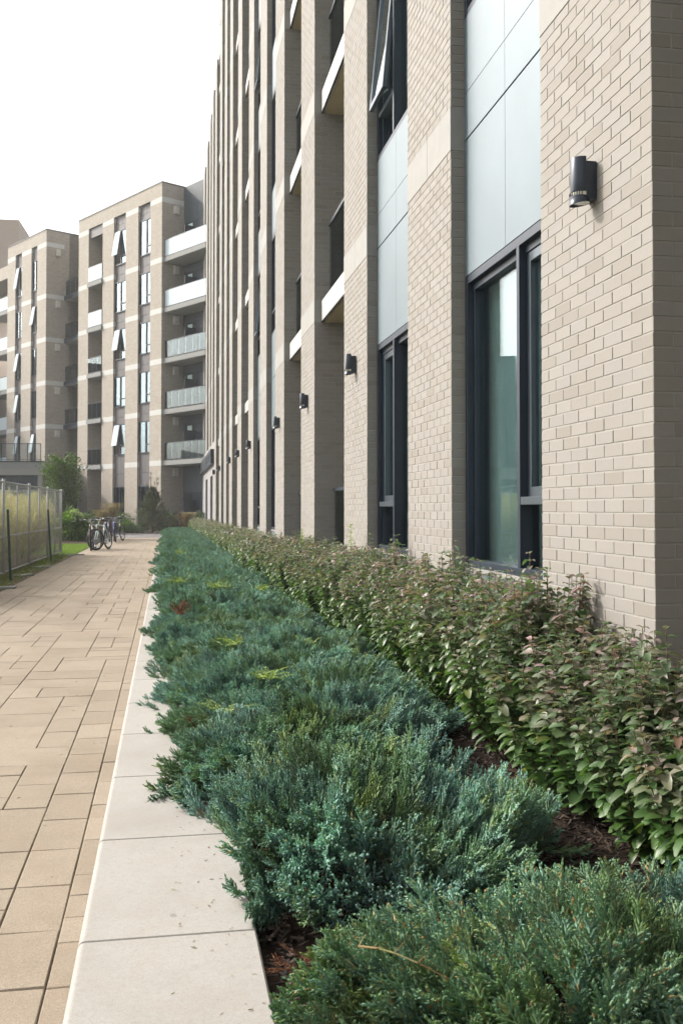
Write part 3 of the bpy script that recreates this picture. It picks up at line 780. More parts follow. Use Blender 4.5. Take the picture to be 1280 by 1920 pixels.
def curtain(mb, x, y0, y1, z0, z1, sw=.045, n=None):
    n = max(6, int((y1 - y0) / .045)); vs = []
    for i in range(n + 1):
        y = y0 + (y1 - y0) * i / n; xx = x + sw * .5 * math.sin(i * 1.9) + sw * .3 * math.sin(i * .7)
        vs += [(xx - OX, y - OY, z0), (xx - OX, y - OY, z1)]
    mb.add(vs, [(2 * i, 2 * i + 2, 2 * i + 3, 2 * i + 1) for i in range(n)])
def window(y0, y1, z0, z1, variant, openawn=False, curt=0, parent=None):
    """variant 'N': sash on the near side, 'F': sash on the far side"""
    f = MB(); t = .055; xg = 2.345
    mbox(f, DW, xg + .03, y0, y0 + t, z0, z1); mbox(f, DW, xg + .03, y1 - t, y1, z0, z1)
    mbox(f, DW + .002, xg + .03, y0 + t, y1 - t, z1 - .06, z1); mbox(f, DW + .045, xg + .028, y0 + t, y1 - t, z1 - .11, z1 - .06)
    mbox(f, DW + .002, xg + .03, y0 + t, y1 - t, z0, z0 + .05)
    mbox(f, DW + .05, xg + .028, y1 - t - .035, y1 - t, z0 + .05, z1 - .11); mbox(f, DW + .05, xg + .028, y0 + t, y0 + t + .03, z0 + .05, z1 - .11)
    wd = y1 - y0; ym = y0 + wd * (.375 if variant == 'N' else .575)
    mbox(f, DW + .001, xg + .029, ym - .025, ym + .025, z0 + .05, z1 - .06)
    w_ = f.build('window', 'navy', parent, bevel=.002)
    if variant == 'N': a, b = y0 + t + .03, ym - .025; c, d = ym + .025, y1 - t - .035
    else: a, b = ym + .025, y1 - t - .035; c, d = y0 + t + .03, ym - .025
    tz = z0 + .46
    s = MB(); mbox(s, DW + .004, xg + .02, a, b, tz, tz + .05)
    s.build('transom', 'mull', w_, bevel=.002)
    q = MB(); fw = .062; sx0, sx1 = DW + .055, DW + .10
    za, zb_ = tz + .052, z1 - .112
    if not openawn:
        mbox(q, sx0, sx1, a + .003, a + fw, za, zb_); mbox(q, sx0, sx1, b - fw, b - .003, za, zb_)
        mbox(q, sx0, sx1, a + fw, b - fw, za, za + fw); mbox(q, sx0, sx1, a + fw, b - fw, zb_ - fw, zb_)
        sa = q.build('sash', 'mull', w_, bevel=.002)
        gq = MB(); mbox(gq, sx1 - .012, sx1 - .006, a + fw, b - fw, za + fw, zb_ - fw); gq.build('pane', 'glass', w_)
    else:
        ang = R(5.5); hgt = zb_ - za; hx, hz = DW + .06, zb_
        dn = Vector((-math.sin(ang), 0, -math.cos(ang))); no = Vector((-math.cos(ang), 0, math.sin(ang)))
        def piece(mb, ya, yb, d0, d1, th=.022, off=0):
            c_ = Vector((hx - OX, (ya + yb) / 2 - OY, hz)) + dn * ((d0 + d1) / 2) + no * off
            mb.obox(c_, (dn * ((d1 - d0) / 2), Vector((0, (yb - ya) / 2, 0)), no * th))
        for (ya, yb, d0, d1) in ((a, a + fw, 0, hgt), (b - fw, b, 0, hgt), (a + fw, b - fw, 0, fw), (a + fw, b - fw, hgt - fw, hgt)): piece(q, ya, yb, d0, d1)
        q.build('sash', 'mull', w_)
        gq = MB(); piece(gq, a + fw, b - fw, fw, hgt - fw, .003); gq.build('pane', 'glass', w_)
        st = MB(); st.cyl((hx - OX + .03, b - .05 - OY, za + .25), Vector((hx - OX, b - .05 - OY, hz)) + dn * (hgt - .1), .008, n=6); st.build('stay', 'chrome', w_)
    g1 = MB(); mbox(g1, xg - .02, xg - .012, a, b, z0 + .05, tz); mbox(g1, xg - .02, xg - .012, c, d, z0 + .05, z1 - .11); g1.build('pane', 'glass', w_)
    if curt:
        cm = MB()
        if curt & 1: curtain(cm, 2.42, c + .03, d + .02, z0 + .02, z1 - .05)
        if curt & 2: curtain(cm, 2.42, a - .02, b, z0 + .02, z1 - .05)
        cm.build('curtain', 'curtain', w_)
    return w_
def vis(y, z):  # a little beyond what the photo shows
    return z < 1.3 + (y + 1.2) * .62 + 2.2
for i in range(15):
    y0, y1 = PIERS[i][1] + .001, PIERS[i + 1][0] - .001
    top = roofz(y0); kind = BAYS[i]
    if kind == 'W':
        r_ = MB(); mbox(r_, 2.95, 4.0, y0, y1, 0, top - .02); r_.build('room_wall', 'interior', main)
        variant = 'N' if i % 2 == 0 else 'F'
        if i < 12: 
            window(y0, y1, .87, 3.07, variant, False, {0: 1, 1: 2}.get(i, 3), main)
            p = MB(); mbox(p, DW, DW + .2, y0, y1, 0, .838); mbox(p, DW - .012, DW + .2, y0, y1, .84, .868, 1); p.build('window_sill', ['panel', 'band'], main)
        for k, zb in enumerate(ZB):
            sill, head = zb + 1.02, zb + 3.12
            lo = 3.072 if k == 0 else ZB[k - 1] + 3.122
            if i >= 12 and k == 0: lo = zb + .34
            if zb > top - 1: break
            if not vis(y0, lo): continue
            if k == 6 or sill > top - 1.5: sill = top - .3
            pm = MB(); ym = (y0 + y1) / 2; g_ = .005
            js = [lo, zb + .07, zb + .43, sill] if zb + .07 > lo else [lo, zb + .43, sill]
            for a, b in zip(js[:-1], js[1:]):
                gg = .008 if abs(b - (zb + .07)) < .01 else .003
                gb = .008 if abs(a - (zb + .07)) < .01 else .003
                for (ya, yb) in ((y0 + .004, ym - .003), (ym + .003, y1 - .004)):
                    mbox(pm, DW, DW + .03, ya, yb, a + gb, b - gg)
            mbox(pm, DW + .031, DW + .15, y0, y1, lo, sill, 1)
            pm.build('metal_panel', ['panel', 'joint'], main)
            if k < 6 and sill < top - 2.2 and vis(y0, sill):
                window(y0, y1, sill, head, 'F' if variant == 'N' and k == 0 else variant, (i == 1 and k == 0) or (i == 5 and k in (0, 2)) or (i == 9 and k == 3), 3 if (i + k) % 2 else 1, main)
    else:
        r_ = MB(); mbox(r_, 3.62, 4.0, y0, y1, 0, top - .02); r_.build('recess_wall', 'brick', main)
        for k, zb in enumerate([0.05] + ZB):
            if zb > top - 1.5 or not vis(y0, zb): continue
            fl = zb + .30 if k else .05
            dr = MB(); mbox(dr, 3.56, 3.618, y0 + .35, y1 - .35, fl + .02, fl + 2.2); dr.build('balcony_door', 'navy', main)
            pn = MB(); mbox(pn, 3.548, 3.556, y0 + .45, y1 - .45, fl + .12, fl + 2.1); pn.build('door_glass', 'glass', main)
            if k:
                b = MB(); mbox(b, DW - .008, 3.61, y0, y1, zb + .022, zb + .31); mbox(b, DW + .05, 3.61, y0, y1, zb + .004, zb + .0215, 1)
                mbox(b, DW - .010, DW + .012, y0, y1, zb, zb + .018, 2)
                ba = b.build('balcony', ['fascia', 'soffit', 'joint'], main)
            else: ba = main
            rx = 2.36 if k else 2.43; rb = fl + (.10 if k else .25); rt = fl + (1.12 if k else 1.52)
            rm = MB(); mbox(rm, rx - .02, rx + .02, y0 + .01, y1 - .01, rt, rt + .045)
            nn = 3
            for q in range(nn + 1):
                yq = y0 + .06 + (y1 - y0 - .12) * q / nn; mbox(rm, rx + .008, rx + .035, yq - .02, yq + .02, fl, rt)
            mbox(rm, rx + .008, rx + .03, y0 + .01, y1 - .01, rb - .05, rb - .01)
            ra = rm.build('railing', 'navy', ba if k else main)
            gm = MB(); mbox(gm, rx - .006, rx + .006, y0 + .03, y1 - .03, rb, rt - .01); gm.build('glass_panel', 'rail_glass', ba if k else main)
for (y0, y1) in ((-1.25, .22), (-4.6, -3.2), (-7.9, -6.5)):
    pm = MB(); mbox(pm, D, 3.75, y0, y1, 0, 25.1); p = pm.build('pier', 'brick', main)
    for zb in ZB[:4]:
        q = MB(); mbox(q, D - .003, 2.3, y0 - .003, y1 + .003, zb, zb + BH); q.build('stone_band', 'band', p)
pm = MB(); mbox(pm, 3.62, 4.0, .221, 4.069, 0, 25); mbox(pm, 2.3, 4.0, -3.199, -1.251, 0, 25); mbox(pm, 2.3, 4.0, -6.499, -4.601, 0, 25); pm.build('recess_wall', 'brick', main)
for zb in ZB[:5]:
    b = MB(); mbox(b, DW, 3.61, .225, 4.065, zb + .022, zb + .31); mbox(b, DW + .05, 3.61, .225, 4.065, zb + .004, zb + .0215, 1); b.build('balcony', ['fascia', 'soffit'], main)
core = MB(); mbox(core, 4.001, 16, -8, 4.39, 0, 25.0); mbox(core, 4.001, 16, 4.4, 41, 0, 25.0); mbox(core, 4.001, 16, 41.001, 59.8, 0, 21.1); mbox(core, 2.701, 3.99, 4.08, 4.399, 0, 25.1)
mbox(core, 2.2, 4.0, -7.8, 40.9, 24.9, 25.08); mbox(core, 2.2, 4.0, 41.1, 59.8, 20.9, 21.17); mbox(core, D + .02, 4.0, 40.823, 40.95, 21, 25.1)
mbox(core, 3.0, 16, 59.801, 59.95, 0, 21.1)
core.build('wall', 'brick', main)
# entrance bay at the far end
e = MB(); mbox(e, D, 2.6, 45.12, 46.4, 0, 3.38); mbox(e, D, 2.6, 49.0, 52.2, 0, 3.38); mbox(e, D, 2.6, 54.9, 59.8, 0, 3.38); mbox(e, D + .005, 2.6, 46.4, 49.0, 2.9, 3.38); mbox(e, D + .005, 2.6, 52.2, 54.9, 2.9, 3.38)
e.build('stone_wall', 'stonewall', main)
e = MB(); mbox(e, 2.55, 2.9, 46.4, 49.0, 0, 2.9); mbox(e, 2.55, 2.9, 52.2, 54.9, 0, 2.9); e.build('door', 'mull', main)
e = MB(); mbox(e, D - .16, 2.6, 45.13, 59.8, 3.382, 4.04); e.build('canopy', 'navy', main)
for q in range(11):
    e = MB(); mbox(e, D - .175, D - .161, 46.2 + q * .55, 46.45 + q * .55, 3.55, 3.86); e.build('canopy_rib', 'mull', main)
e = MB(); mbox(e, D - .004, 2.7, 45.13, 59.84, 4.042, 4.39); e.build('stone_band', 'band', main)

# wall lamps
def make_lamp():
    t = thing('wall_lamp', (0, 0, 0), '', 'lamp')
    r = .052; H = .245
    b = MB(); n = 28
    def dshape(z0, z1, rr, back=.030):
        vs = []
        for z in (z0, z1):
            for i in range(n + 1):
                a = R(-100) + R(200) * i / n; vs.append((-.066 - rr * math.cos(a), rr * math.sin(a), z))
        m = n + 1
        b.add(vs, [(i, i + 1, m + i + 1, m + i) for i in range(n)] + [(n, 0, m, m + n), tuple(range(n, -1, -1)), tuple(range(m, 2 * m))])
    dshape(.068, H, r); bo = b.build('housing', 'lampmetal', t, bevel=.003)
    for p in bo.data.polygons: p.use_smooth = abs(p.normal.z) < .5
    b = MB(); dshape(.048, .067, r * .93); b.build('glass_ring', 'clearlens', t)
    b = MB(); 
    for i in range(12):
        a = R(-80) + R(160) * i / 11; c = Vector((-.072 - r * .96 * math.cos(a), r * .96 * math.sin(a), .0575)); b.cyl(c - Vector((0, 0, .0095)), c + Vector((0, 0, .0095)), .0028, n=4)
    b.build('ring_ribs', 'lampmetal', t)
    b = MB(); vs = []; m = n
    for z, rr in ((.0475, r), (None, r)):
        for i in range(m):
            a = 2 * math.pi * i / m; x_ = -.072 - rr * math.cos(a)
            vs.append((x_, rr * math.sin(a), .0475 if z else .012 - (x_ + .072) * -.16))
    b.add(vs, [(i, (i + 1) % m, m + (i + 1) % m, m + i) for i in range(m)] + [tuple(range(m - 1, -1, -1))]); lo = b.build('lower_ring', 'lampmetal', t)
    for p in lo.data.polygons: p.use_smooth = abs(p.normal.z) < .5
    b = MB(); b.cyl((-.072, 0, .020), (-.072, 0, .026), r * .93, n=28); b.build('lens', 'lens', t)
    b = MB(); b.box(-.056, -.001, -.046, .046, .028, H - .022); b.build('back_plate', 'lampmetal', t, bevel=.003)
    return t
lampp = [0, 2, 3, 4, 6, 7, 8, 10, 11]
ll_ = ['nearest and largest dark cylinder wall lamp, on the big brick pier at the right', 'dark wall lamp on the third brick pier, above the pale green seedling', 'dark wall lamp on the first pier beyond the nearest balcony recess',
       'dark wall lamp on the fifth brick pier, between a balcony recess and a window bay', 'small dark wall lamp, fifth in the row from the near end', 'small dark wall lamp, sixth in the row from the near end',
       'small dark wall lamp, seventh in the row from the near end', 'tiny dark wall lamp, last but one before the entrance', 'tiny dark wall lamp nearest to the far entrance canopy']
lp = make_lamp()
for i, pi_ in enumerate(lampp):
    t = lp if i == 0 else copy_tree(lp)
    t['label'] = ll_[i]; t['category'] = 'lamp'; t['group'] = 'wall lamps on the brick piers'
    t.location = (D - .001, sum(PIERS[pi_]) / 2 - (.05 if i == 0 else .03), 2.835); t.scale = (1.0, 1.0, 1.0)

# ------------------------------------------------------------------ far apartment blocks
cyw, syw = math.cos(YAW), math.sin(YAW)
def atd(px, dep, z=0):
    r_ = (px - 640) / F_PX * dep
    return (r_ * cyw + dep * syw, -r_ * syw + dep * cyw, z)
ANG = math.atan2(.8544588, -.5195191)
FZ = [3.95 + 3.1 * k for k in range(5)] + [20.06]
def fwindow(par, x0, x1, z0, z1, mull=.55, awn=False, curt=True, small=True):
    yb = -.16; f = MB(); t = .06
    f.box(x0, x0 + t, yb, yb + .08, z0, z1); f.box(x1 - t, x1, yb, yb + .08, z0, z1); f.box(x0 + t, x1 - t, yb + .002, yb + .08, z1 - t, z1); f.box(x0 + t, x1 - t, yb + .002, yb + .08, z0, z0 + t)
    xm = x0 + (x1 - x0) * mull; f.box(xm - .04, xm + .04, yb + .001, yb + .079, z0 + t, z1 - t)
    if small: f.box(x0 + t, xm - .04, yb + .003, yb + .078, z0 + .5, z0 + .57)
    w_ = f.build('window', 'navy', par)
    g_ = MB()
    if awn:
        g_.box(x0 + t, xm - .04, yb + .02, yb + .03, z0 + t, z1 - t)
        a0 = xm + .04; h = z1 - t - (z0 + .6); ang = R(9)
        dn = Vector((0, math.sin(ang), -math.cos(ang))); no = Vector((0, math.cos(ang), math.sin(ang)))
        c = Vector(((a0 + x1 - t) / 2, yb + .09, z1 - t)) + dn * h / 2
        s = MB(); s.obox(c, (Vector(((x1 - t - a0) / 2, 0, 0)), dn * (h / 2), no * .02)); s.build('sash', 'frost', w_)  # opaque pale sash, the sky's reflection put into its colour
    else: g_.box(xm + .04, x1 - t, yb + .02, yb + .03, z0 + t, z1 - t); g_.box(x0 + t, xm - .04, yb + .02, yb + .03, z0 + t, z1 - t)
    g_.build('pane', 'glass_far', w_)
    if curt:
        c = MB(); c.box(xm if random.random() < .5 else x0 + t, x1 - t - random.choice((0, .3)), yb - .25, yb - .23, z0, z1); c.build('curtain', 'curtain', w_)
def fbalc(par, x0, x1, y0, y1, zb, rail, dark=False, name='balcony', side=True):
    b = MB(); b.box(x0, x1, y0, y1, zb + .02, zb + .3); b.box(x0 + .03, x1 - .03, y0 + .01, y1 - .03, zb, zb + .019, 1)
    ba = b.build(name, ['navy' if dark else 'concrete', 'fascia'], par)
    railing(ba, x0 + .08, x1 - .05, y1 - .10, zb + .3, rail, y0 if side else None); return ba
def railing(par, x0, x1, y, z, kind, yin=None):
    r_ = MB(); r_.box(x0, x1, y - .02, y + .02, z + 1.05, z + 1.09); r_.box(x0, x1, y - .015, y + .015, z + .06, z + .09)
    n = max(2, int((x1 - x0) / .85) + 1)
    for q in range(n + 1):
        xq = x0 + (x1 - x0) * q / n; r_.box(xq - .02, xq + .02, y - .03, y - .002, z, z + 1.05)
    if yin is not None:
        for xe in (x0, x1):
            r_.box(xe - .02, xe + .02, yin + .7, y - .03, z + 1.04, z + 1.08)
    ra = r_.build('railing', 'navy', par)
    g_ = MB()
    for q in range(n):
        gp_ = .025 if kind == 'rail_glass' else .006; a = x0 + (x1 - x0) * q / n + gp_; b = x0 + (x1 - x0) * (q + 1) / n - gp_; g_.box(a, b, y + .003, y + .018, z + .08, z + 1.04 if kind == 'rail_glass' else z + 1.06)
    g_.build('glass_panel', kind, par)
def fblock(name, C, segs, Bd, label, roof=21.25, recess=None, frost=(3, 4), darkslab=False):
    b = thing('apartment_block', C, label, 'building', 'far apartment blocks', ANG)
    W_ = segs[-1][1]; dep = 13
    body = MB(); body.box(0, W_ + .0, -dep, -1.75, 0, roof - .01)
    for (a, c, k) in segs:
        if k == 'W': body.box(a, c, -1.749, -.9, 0, roof - .02)
        if k == 'P': body.box(a + .001, c - .001, -1.748, -.35, 0, roof - .015)
    body.box(.3, W_ - .1, -1.747, -.3, 20.45, roof - .02)
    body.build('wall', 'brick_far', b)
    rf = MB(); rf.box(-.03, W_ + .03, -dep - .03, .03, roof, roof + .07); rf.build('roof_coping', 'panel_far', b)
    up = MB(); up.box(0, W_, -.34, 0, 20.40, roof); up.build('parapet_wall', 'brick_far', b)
    for j, (a, c, k) in enumerate(segs):
        if k == 'P':
            p = MB(); d_ = -.34 if j else -Bd - 3
            p.box(a, c, max(d_, -1.745) if j else -1.745, 0, 0, 20.399); po = p.build('pier', 'brick_far', b)
            for zb in FZ:
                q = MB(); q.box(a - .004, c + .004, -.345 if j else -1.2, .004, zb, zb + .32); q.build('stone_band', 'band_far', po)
        elif k == 'W':
            alt = (j // 2) % 2
            for kk in range(-1, 5):
                zb = FZ[kk] if kk >= 0 else -.6
                z0 = zb + .85; z1 = zb + 2.85 if kk < 4 else 19.45
                if kk < 0: z0, z1 = .25, 2.75
                fwindow(b, a + .01, c - .01, z0, z1, .42 if alt == 0 else .5, awn=(alt == 1 and kk in (0, 2, 4)) or (C[0] < -5 and (kk + 2 * alt) % 3 == 0), small=True, curt=random.random() < .8)
                top = FZ[kk + 1] + .85 if kk < 4 else 20.39
                pm = MB(); pm.box(a + .01, c - .01, -.20, -.16, z1 + .003, z1 + (top - z1) * .4); pm.box(a + .01, (a + c) / 2 - .008, -.20, -.16, z1 + (top - z1) * .4 + .02, top - .003)
                pm.box((a + c) / 2 + .008, c - .01, -.20, -.16, z1 + (top - z1) * .4 + .02, top - .003); pm.box(a + .01, c - .01, -.26, -.201, z1, top, 1)
                pm.build('metal_panel', ['panel_far', 'joint'], b)
        elif k == 'B':
            rw = MB(); rw.box(a, c, -1.749, -1.70, 0, 20.39); rw.build('recess_wall', 'brick_far', b)
            for kk in range(-1, 5):
                zb = FZ[kk] if kk >= 0 else -.25
                d_ = MB(); d_.box(a + .1, c - .55, -1.699, -1.66, zb + .35, zb + 2.6); dd = d_.build('balcony_door', 'navy', b)
                if kk >= 0: fbalc(b, a - .05, c, -1.69, .12, zb, ['rail_glass', 'rail_glass', 'rail_glass', 'frost', 'frost'][kk] if C[0] > -5 else 'frost')
                else: railing(b, a + .1, c, -.1, .05, 'rail_glass')
            hm = MB(); hm.box(a, c, -.3, -.1, 19.75, 20.39); hm.build('metal_panel', 'panel_far', b)
    # side wall facing the camera
    s = MB(); s.box(.0, .35, -dep, -1.746, 0, roof - .012)
    sb = s.build('side_wall', 'brick_far', b)
    for zb in FZ:
        q = MB(); q.box(-.006, .36, -Bd, .0, zb, zb + .32); q.build('stone_band', 'band_far', sb)
    for kk, zb in enumerate(FZ):
        v = MB(); v.box(-.20, -.001, -Bd * .62 - .16, -Bd * .62 + .16, zb - .62, zb - .12); v.box(-.22, -.20, -Bd * .62 - .1, -Bd * .62 + .1, zb - .56, zb - .2); v.build('vent', 'white', sb, bevel=.01)
    if recess:
        L_, off = recess
        r_ = MB(); r_.box(-L_, -.001, -dep, -Bd - off, 0, roof); r_.build('recess_wall', 'slate' if not darkslab else 'brick_far', b)
        for kk in range(-1, 5):
            zb = FZ[kk] if kk >= 0 else -.25
            d_ = MB(); d_.box(-L_ + .3, -.25, -Bd - off + .001, -Bd - off + .05, zb + .33, zb + 2.6)
            dd = d_.build('balcony_door', 'navy', b)
            g_ = MB(); g_.box(-1.15, -.35, -Bd - off + .055, -Bd - off + .065, zb + .4, zb + 2.5); g_.build('pane', 'glass_far', dd)
            if kk >= 0:
                c_ = MB(); c_.box(-1.1, -.6, -Bd - off + .07, -Bd - off + .075, zb + .42, zb + 2.45); c_.build('curtain', 'curtain', dd)
            sc = MB(); sc.box(-1.55, -1.50, -Bd - off + .07, -Bd - off + .9, zb + .32, zb + 2.1); sc.build('privacy_screen', 'navy', b)
            if kk >= 0:
                ba = fbalc(b, -L_, -.02, -Bd - off + .001, -.12 if not darkslab else -Bd, zb, 'frost' if kk in frost else 'rail_glass', darkslab)
                if kk in (0, 1, 2) and not darkslab:
                    ch = MB(); x_ = -1.0 - kk * .5; ch.box(x_, x_ + .4, -Bd + .3, -Bd + .7, zb + .68, zb + .74); ch.box(x_, x_ + .4, -Bd + .3, -Bd + .34, zb + .74, zb + 1.15)
                    for (qx, qy) in ((0, 0), (.37, 0), (0, .37), (.37, .37)): ch.box(x_ + qx, x_ + qx + .03, -Bd + .3 + qy, -Bd + .33 + qy, zb + .3, zb + .68)
                    tag(ch.build('balcony_chair', 'warm' if kk == 0 else 'white', None), ['yellow-green chair on the lowest balcony of the nearer far block', 'white chair on the second balcony up of the nearer far block', 'white chair on the third balcony up of the nearer far block'][kk], 'chair', 'chairs on the far balconies')
                    o = COL.objects[-1]; o.matrix_world = Matrix.Translation(C) @ Matrix.Rotation(ANG, 4, 'Z')
            else: railing(b, -L_, -.1, -.2, .05, 'rail_glass')
    return b
F1 = fblock('f1', (-.330, 60.690, 0), [(0, 1.35, 'P'), (1.35, 2.84, 'W'), (2.84, 4.42, 'P'), (4.42, 6.0, 'W'), (6.0, 7.52, 'P'), (7.52, 9.52, 'B'), (9.52, 10.98, 'P')], 1.56,
            'pale brick apartment block with stacked balconies at the end of the path', recess=(4.6, 0))
F2 = fblock('f2', (-8.476, 72.493, 0), [(0, 1.5, 'P'), (1.5, 2.5, 'W'), (2.5, 4.17, 'P'), (4.17, 5.32, 'W'), (5.32, 6.75, 'P')], 1.37,
            'pale brick apartment block at the left, behind the small tree', recess=(3.2, 1.9), darkslab=True, frost=())
F0 = copy_tree(F1); F0.location = (-28.0, 82.0, -7); F0['label'] = 'pale block beyond the left edge of the picture, seen mirrored in the nearest window'
# the block behind the left one
F3c = atd(12.5, 72.5)
b3 = thing('apartment_block', (-8.476 - .5195 * 6.76, 72.493 + .8545 * 6.76, 0), 'peach brick block with white balcony panels cut by the left edge of the picture', 'building', 'far apartment blocks', ANG)
m_ = MB(); m_.box(0, 14, -7, -3.0, 0, 21.0); m_.build('wall', 'peach', b3)
tw = thing('apartment_tower', atd(32, 100), 'distant peach brick tower rising above the roofs at the left edge', 'building', 'far apartment blocks', -YAW + R(8))
q = MB(); q.box(-16, 0, 0, 12, 0, 27.2); q.build('wall', 'peach', tw)
q = MB(); q.box(-16, -.35, 2, 11, 27.2, 31.4); q.build('roof_storey', 'peach', tw)
q = MB(); q.box(-16.05, .05, -.05, 0, 24.6, 24.9); q.build('stone_band', 'band_far', tw)
for kk in range(5):
    fbalc(b3, .02, 4.5, -2.999, -.2, FZ[kk], 'frost', side=False)
    d_ = MB(); d_.box(.3, 4, -2.99, -2.95, FZ[kk] + .33, FZ[kk] + 2.6); d_.build('balcony_door', 'navy', b3)
m_ = MB(); m_.box(0, 14, -2.99, -.6, 19.3, 20.3); m_.build('parapet_wall', 'brick_far', b3)
m_ = MB(); m_.box(0, 14, -3.0, -2.9, 21.2, 21.3); m_.build('stone_band', 'band_far', b3)

# low podium with a terrace
pc = atd(80, 61)
pd = thing('podium_building', pc, 'low block with dark glass front and a glass railed roof terrace behind the fence', 'building', None, -YAW)
m_ = MB(); m_.box(-14, -.02, .3, 9, 0, 3.4); m_.build('wall', 'navy', pd)
m_ = MB(); m_.box(-14, 0, 0, 9, 3.55, 4.22); m_.box(-14, .02, -.02, 9, 3.41, 3.549 + .25, 1); m_.build('roof_slab', ['concrete', 'band'], pd)
m_ = MB(); m_.box(-14, .03, -.04, 9, 4.221, 4.30); m_.build('roof_edge', 'navy', pd)
railing(pd, -14, -.15, .1, 4.30, 'rail_glass')
m_ = MB()
for q in range(9): m_.box(-14 + q * 1.55 + .08, -14 + (q + 1) * 1.55 - .08, .28, .29, .4, 2.55)
m_.build('pane', 'glass_far', pd)
m_ = MB()
for q in range(9): m_.box(-14 + q * 1.55 + .3, -14 + (q + 1) * 1.55 - .3, .292, .299, .45, 2.5)
m_.build('curtain', 'curtain', pd)
m_ = MB(); m_.box(-.30, -.02, 0, .28, 0, 3.40); m_.build('post', 'band', pd)
m_ = MB()
for q in range(9): m_.box(-14 + q * 1.55 - .02, -14 + q * 1.55 + .02, .26, .299, .05, 3.38)
m_.box(-14, -.31, .255, .299, 2.65, 2.72); m_.build('mullions', 'mull', pd)

# ------------------------------------------------------------------ fence
def fence_panel(p0, p1, label, leanx=0):
    p0 = Vector((p0[0], p0[1], 0)); p1 = Vector((p1[0], p1[1], 0)); d = p1 - p0; Ln = d.length; a = math.atan2(d.y, d.x)
    t = thing('fence_panel', p0, label, 'fence', 'temporary mesh fence panels', a); t.rotation_euler.x = leanx
    f = MB(); r = .02
    f.cyl((.03, 0, .06), (.03, 0, 1.88), r, n=8); f.cyl((Ln - .03, 0, .06), (Ln - .03, 0, 1.88), r, n=8)
    f.cyl((.03, 0, 1.82), (Ln - .03, 0, 1.82), r, n=8); f.cyl((.03, 0, .10), (Ln - .03, 0, .10), r, n=8); f.cyl((.03, 0, .78), (Ln - .03, 0, .78), .015, n=8)
    f.cyl((Ln * .5, 0, .1), (Ln * .5, 0, 1.82), .014, n=8)
    f.build('frame', 'galv', t, smooth=True)
    m_ = MB(); n = int(Ln / .05)
    for i in range(1, n): x = Ln * i / n; m_.box(x - .0014, x + .0014, -.0014, .0014, .1, 1.82)
    for j in range(1, 34): z = .1 + 1.72 * j / 34; m_.box(.03, Ln - .03, .0016, .0046, z - .0013, z + .0013)
    m_.build('wire_mesh', 'galv', t, uv=False)
fy = [29.31, 26.15, 22.9, 19.55, 16.2, 12.9]
fl = ['mesh fence panel ending at the lawn corner', 'second mesh fence panel from the lawn corner', 'third mesh fence panel from the lawn corner', 'mesh fence panel at the left edge of the picture', 'mesh fence panel just outside the left edge of the picture']
for i in range(5):
    fx = lambda y: -3.04 + (y - 19.23) * .009
    fence_panel((fx(fy[i + 1]), fy[i + 1] + .03), (fx(fy[i]), fy[i] - .03), fl[i])
fence_panel((-6.25, 30.6), (-2.98, 29.42), 'mesh fence panel at the back of the enclosure, right one', 0)
fence_panel((-9.5, 31.8), (-6.3, 30.62), 'mesh fence panel at the back of the enclosure, left one', 0)
def tpost(x, y, h, lean, label):
    t = MB(); t.box(-.022, .022, -.006, .006, -.2, h); t.box(-.004, .004, .006, .036, -.2, h)
    o = t.build('stake', 'greenpost'); o.location = (x, y, 0); o.rotation_euler = lean; tag(o, label, 'stake', 'dark stakes along the fence')
tpost(-2.76, 18.63, 1.30, (0, R(-2.6), R(10)), 'tall dark green metal stake in front of the fence near the left edge')
tpost(-2.70, 24.47, 1.30, (0, R(-3.5), R(10)), 'dark green metal stake in front of the fence near its far end')
tpost(-3.76, 27.26, 1.45, (0, R(6), R(10)), 'grey-green leaning stake standing inside the fence among the tall grass')
# soil strip and edging
g = MB(); g.box(-14, -2.601, 8, 29.6, -.028, -.004); tag(g.build('soil_strip', 'soil'), kind='structure')
g = MB(); g.box(-14, -2.601, 29.601, 37.2, -.028, .004); tag(g.build('lawn_soil', 'ground'), kind='structure')
g = MB(); g.box(-14, -2.601, 37.201, 60, -.028, .012); g.box(-2.6, 2.1, 53.61, 60, -.028, .012); tag(g.build('far_mulch_bed', 'mulchbase'), kind='structure')
g = MB(); g.box(-2.6, .25, 53.40, 53.60, -.012, .03); tag(g.build('kerb_strip', 'concrete'), kind='structure')
tag(chips(5000, -3.4, -2.6, 10, 29.5, -.005, .02, .10, 'rubble', 'soil', zj=.02, flat=.8), 'dry soil and small rubble between the fence and the paving', 'rubble', kind='stuff')
for i, (x, y, l, lab) in enumerate([(-2.70, 16.9, .55, 'flat pale edging stone nearest the left edge of the picture'), (-2.74, 20.0, .6, 'flat pale edging stone below the fence, second from the left'), (-2.73, 22.9, .6, 'flat pale edging stone below the fence, third from the left'), (-2.78, 28.9, 1.0, 'long pale edging stone at the lawn corner by the fence')]):
    m_ = MB(); m_.box(-l / 2, l / 2, -.09, .09, -.01, .035); o = m_.build('edging_stone', 'concrete', bevel=.008); o.location = (x, y, 0); o.rotation_euler.z = R((0, 70, 75, 5)[i]); tag(o, lab, 'stone', 'edging stones')
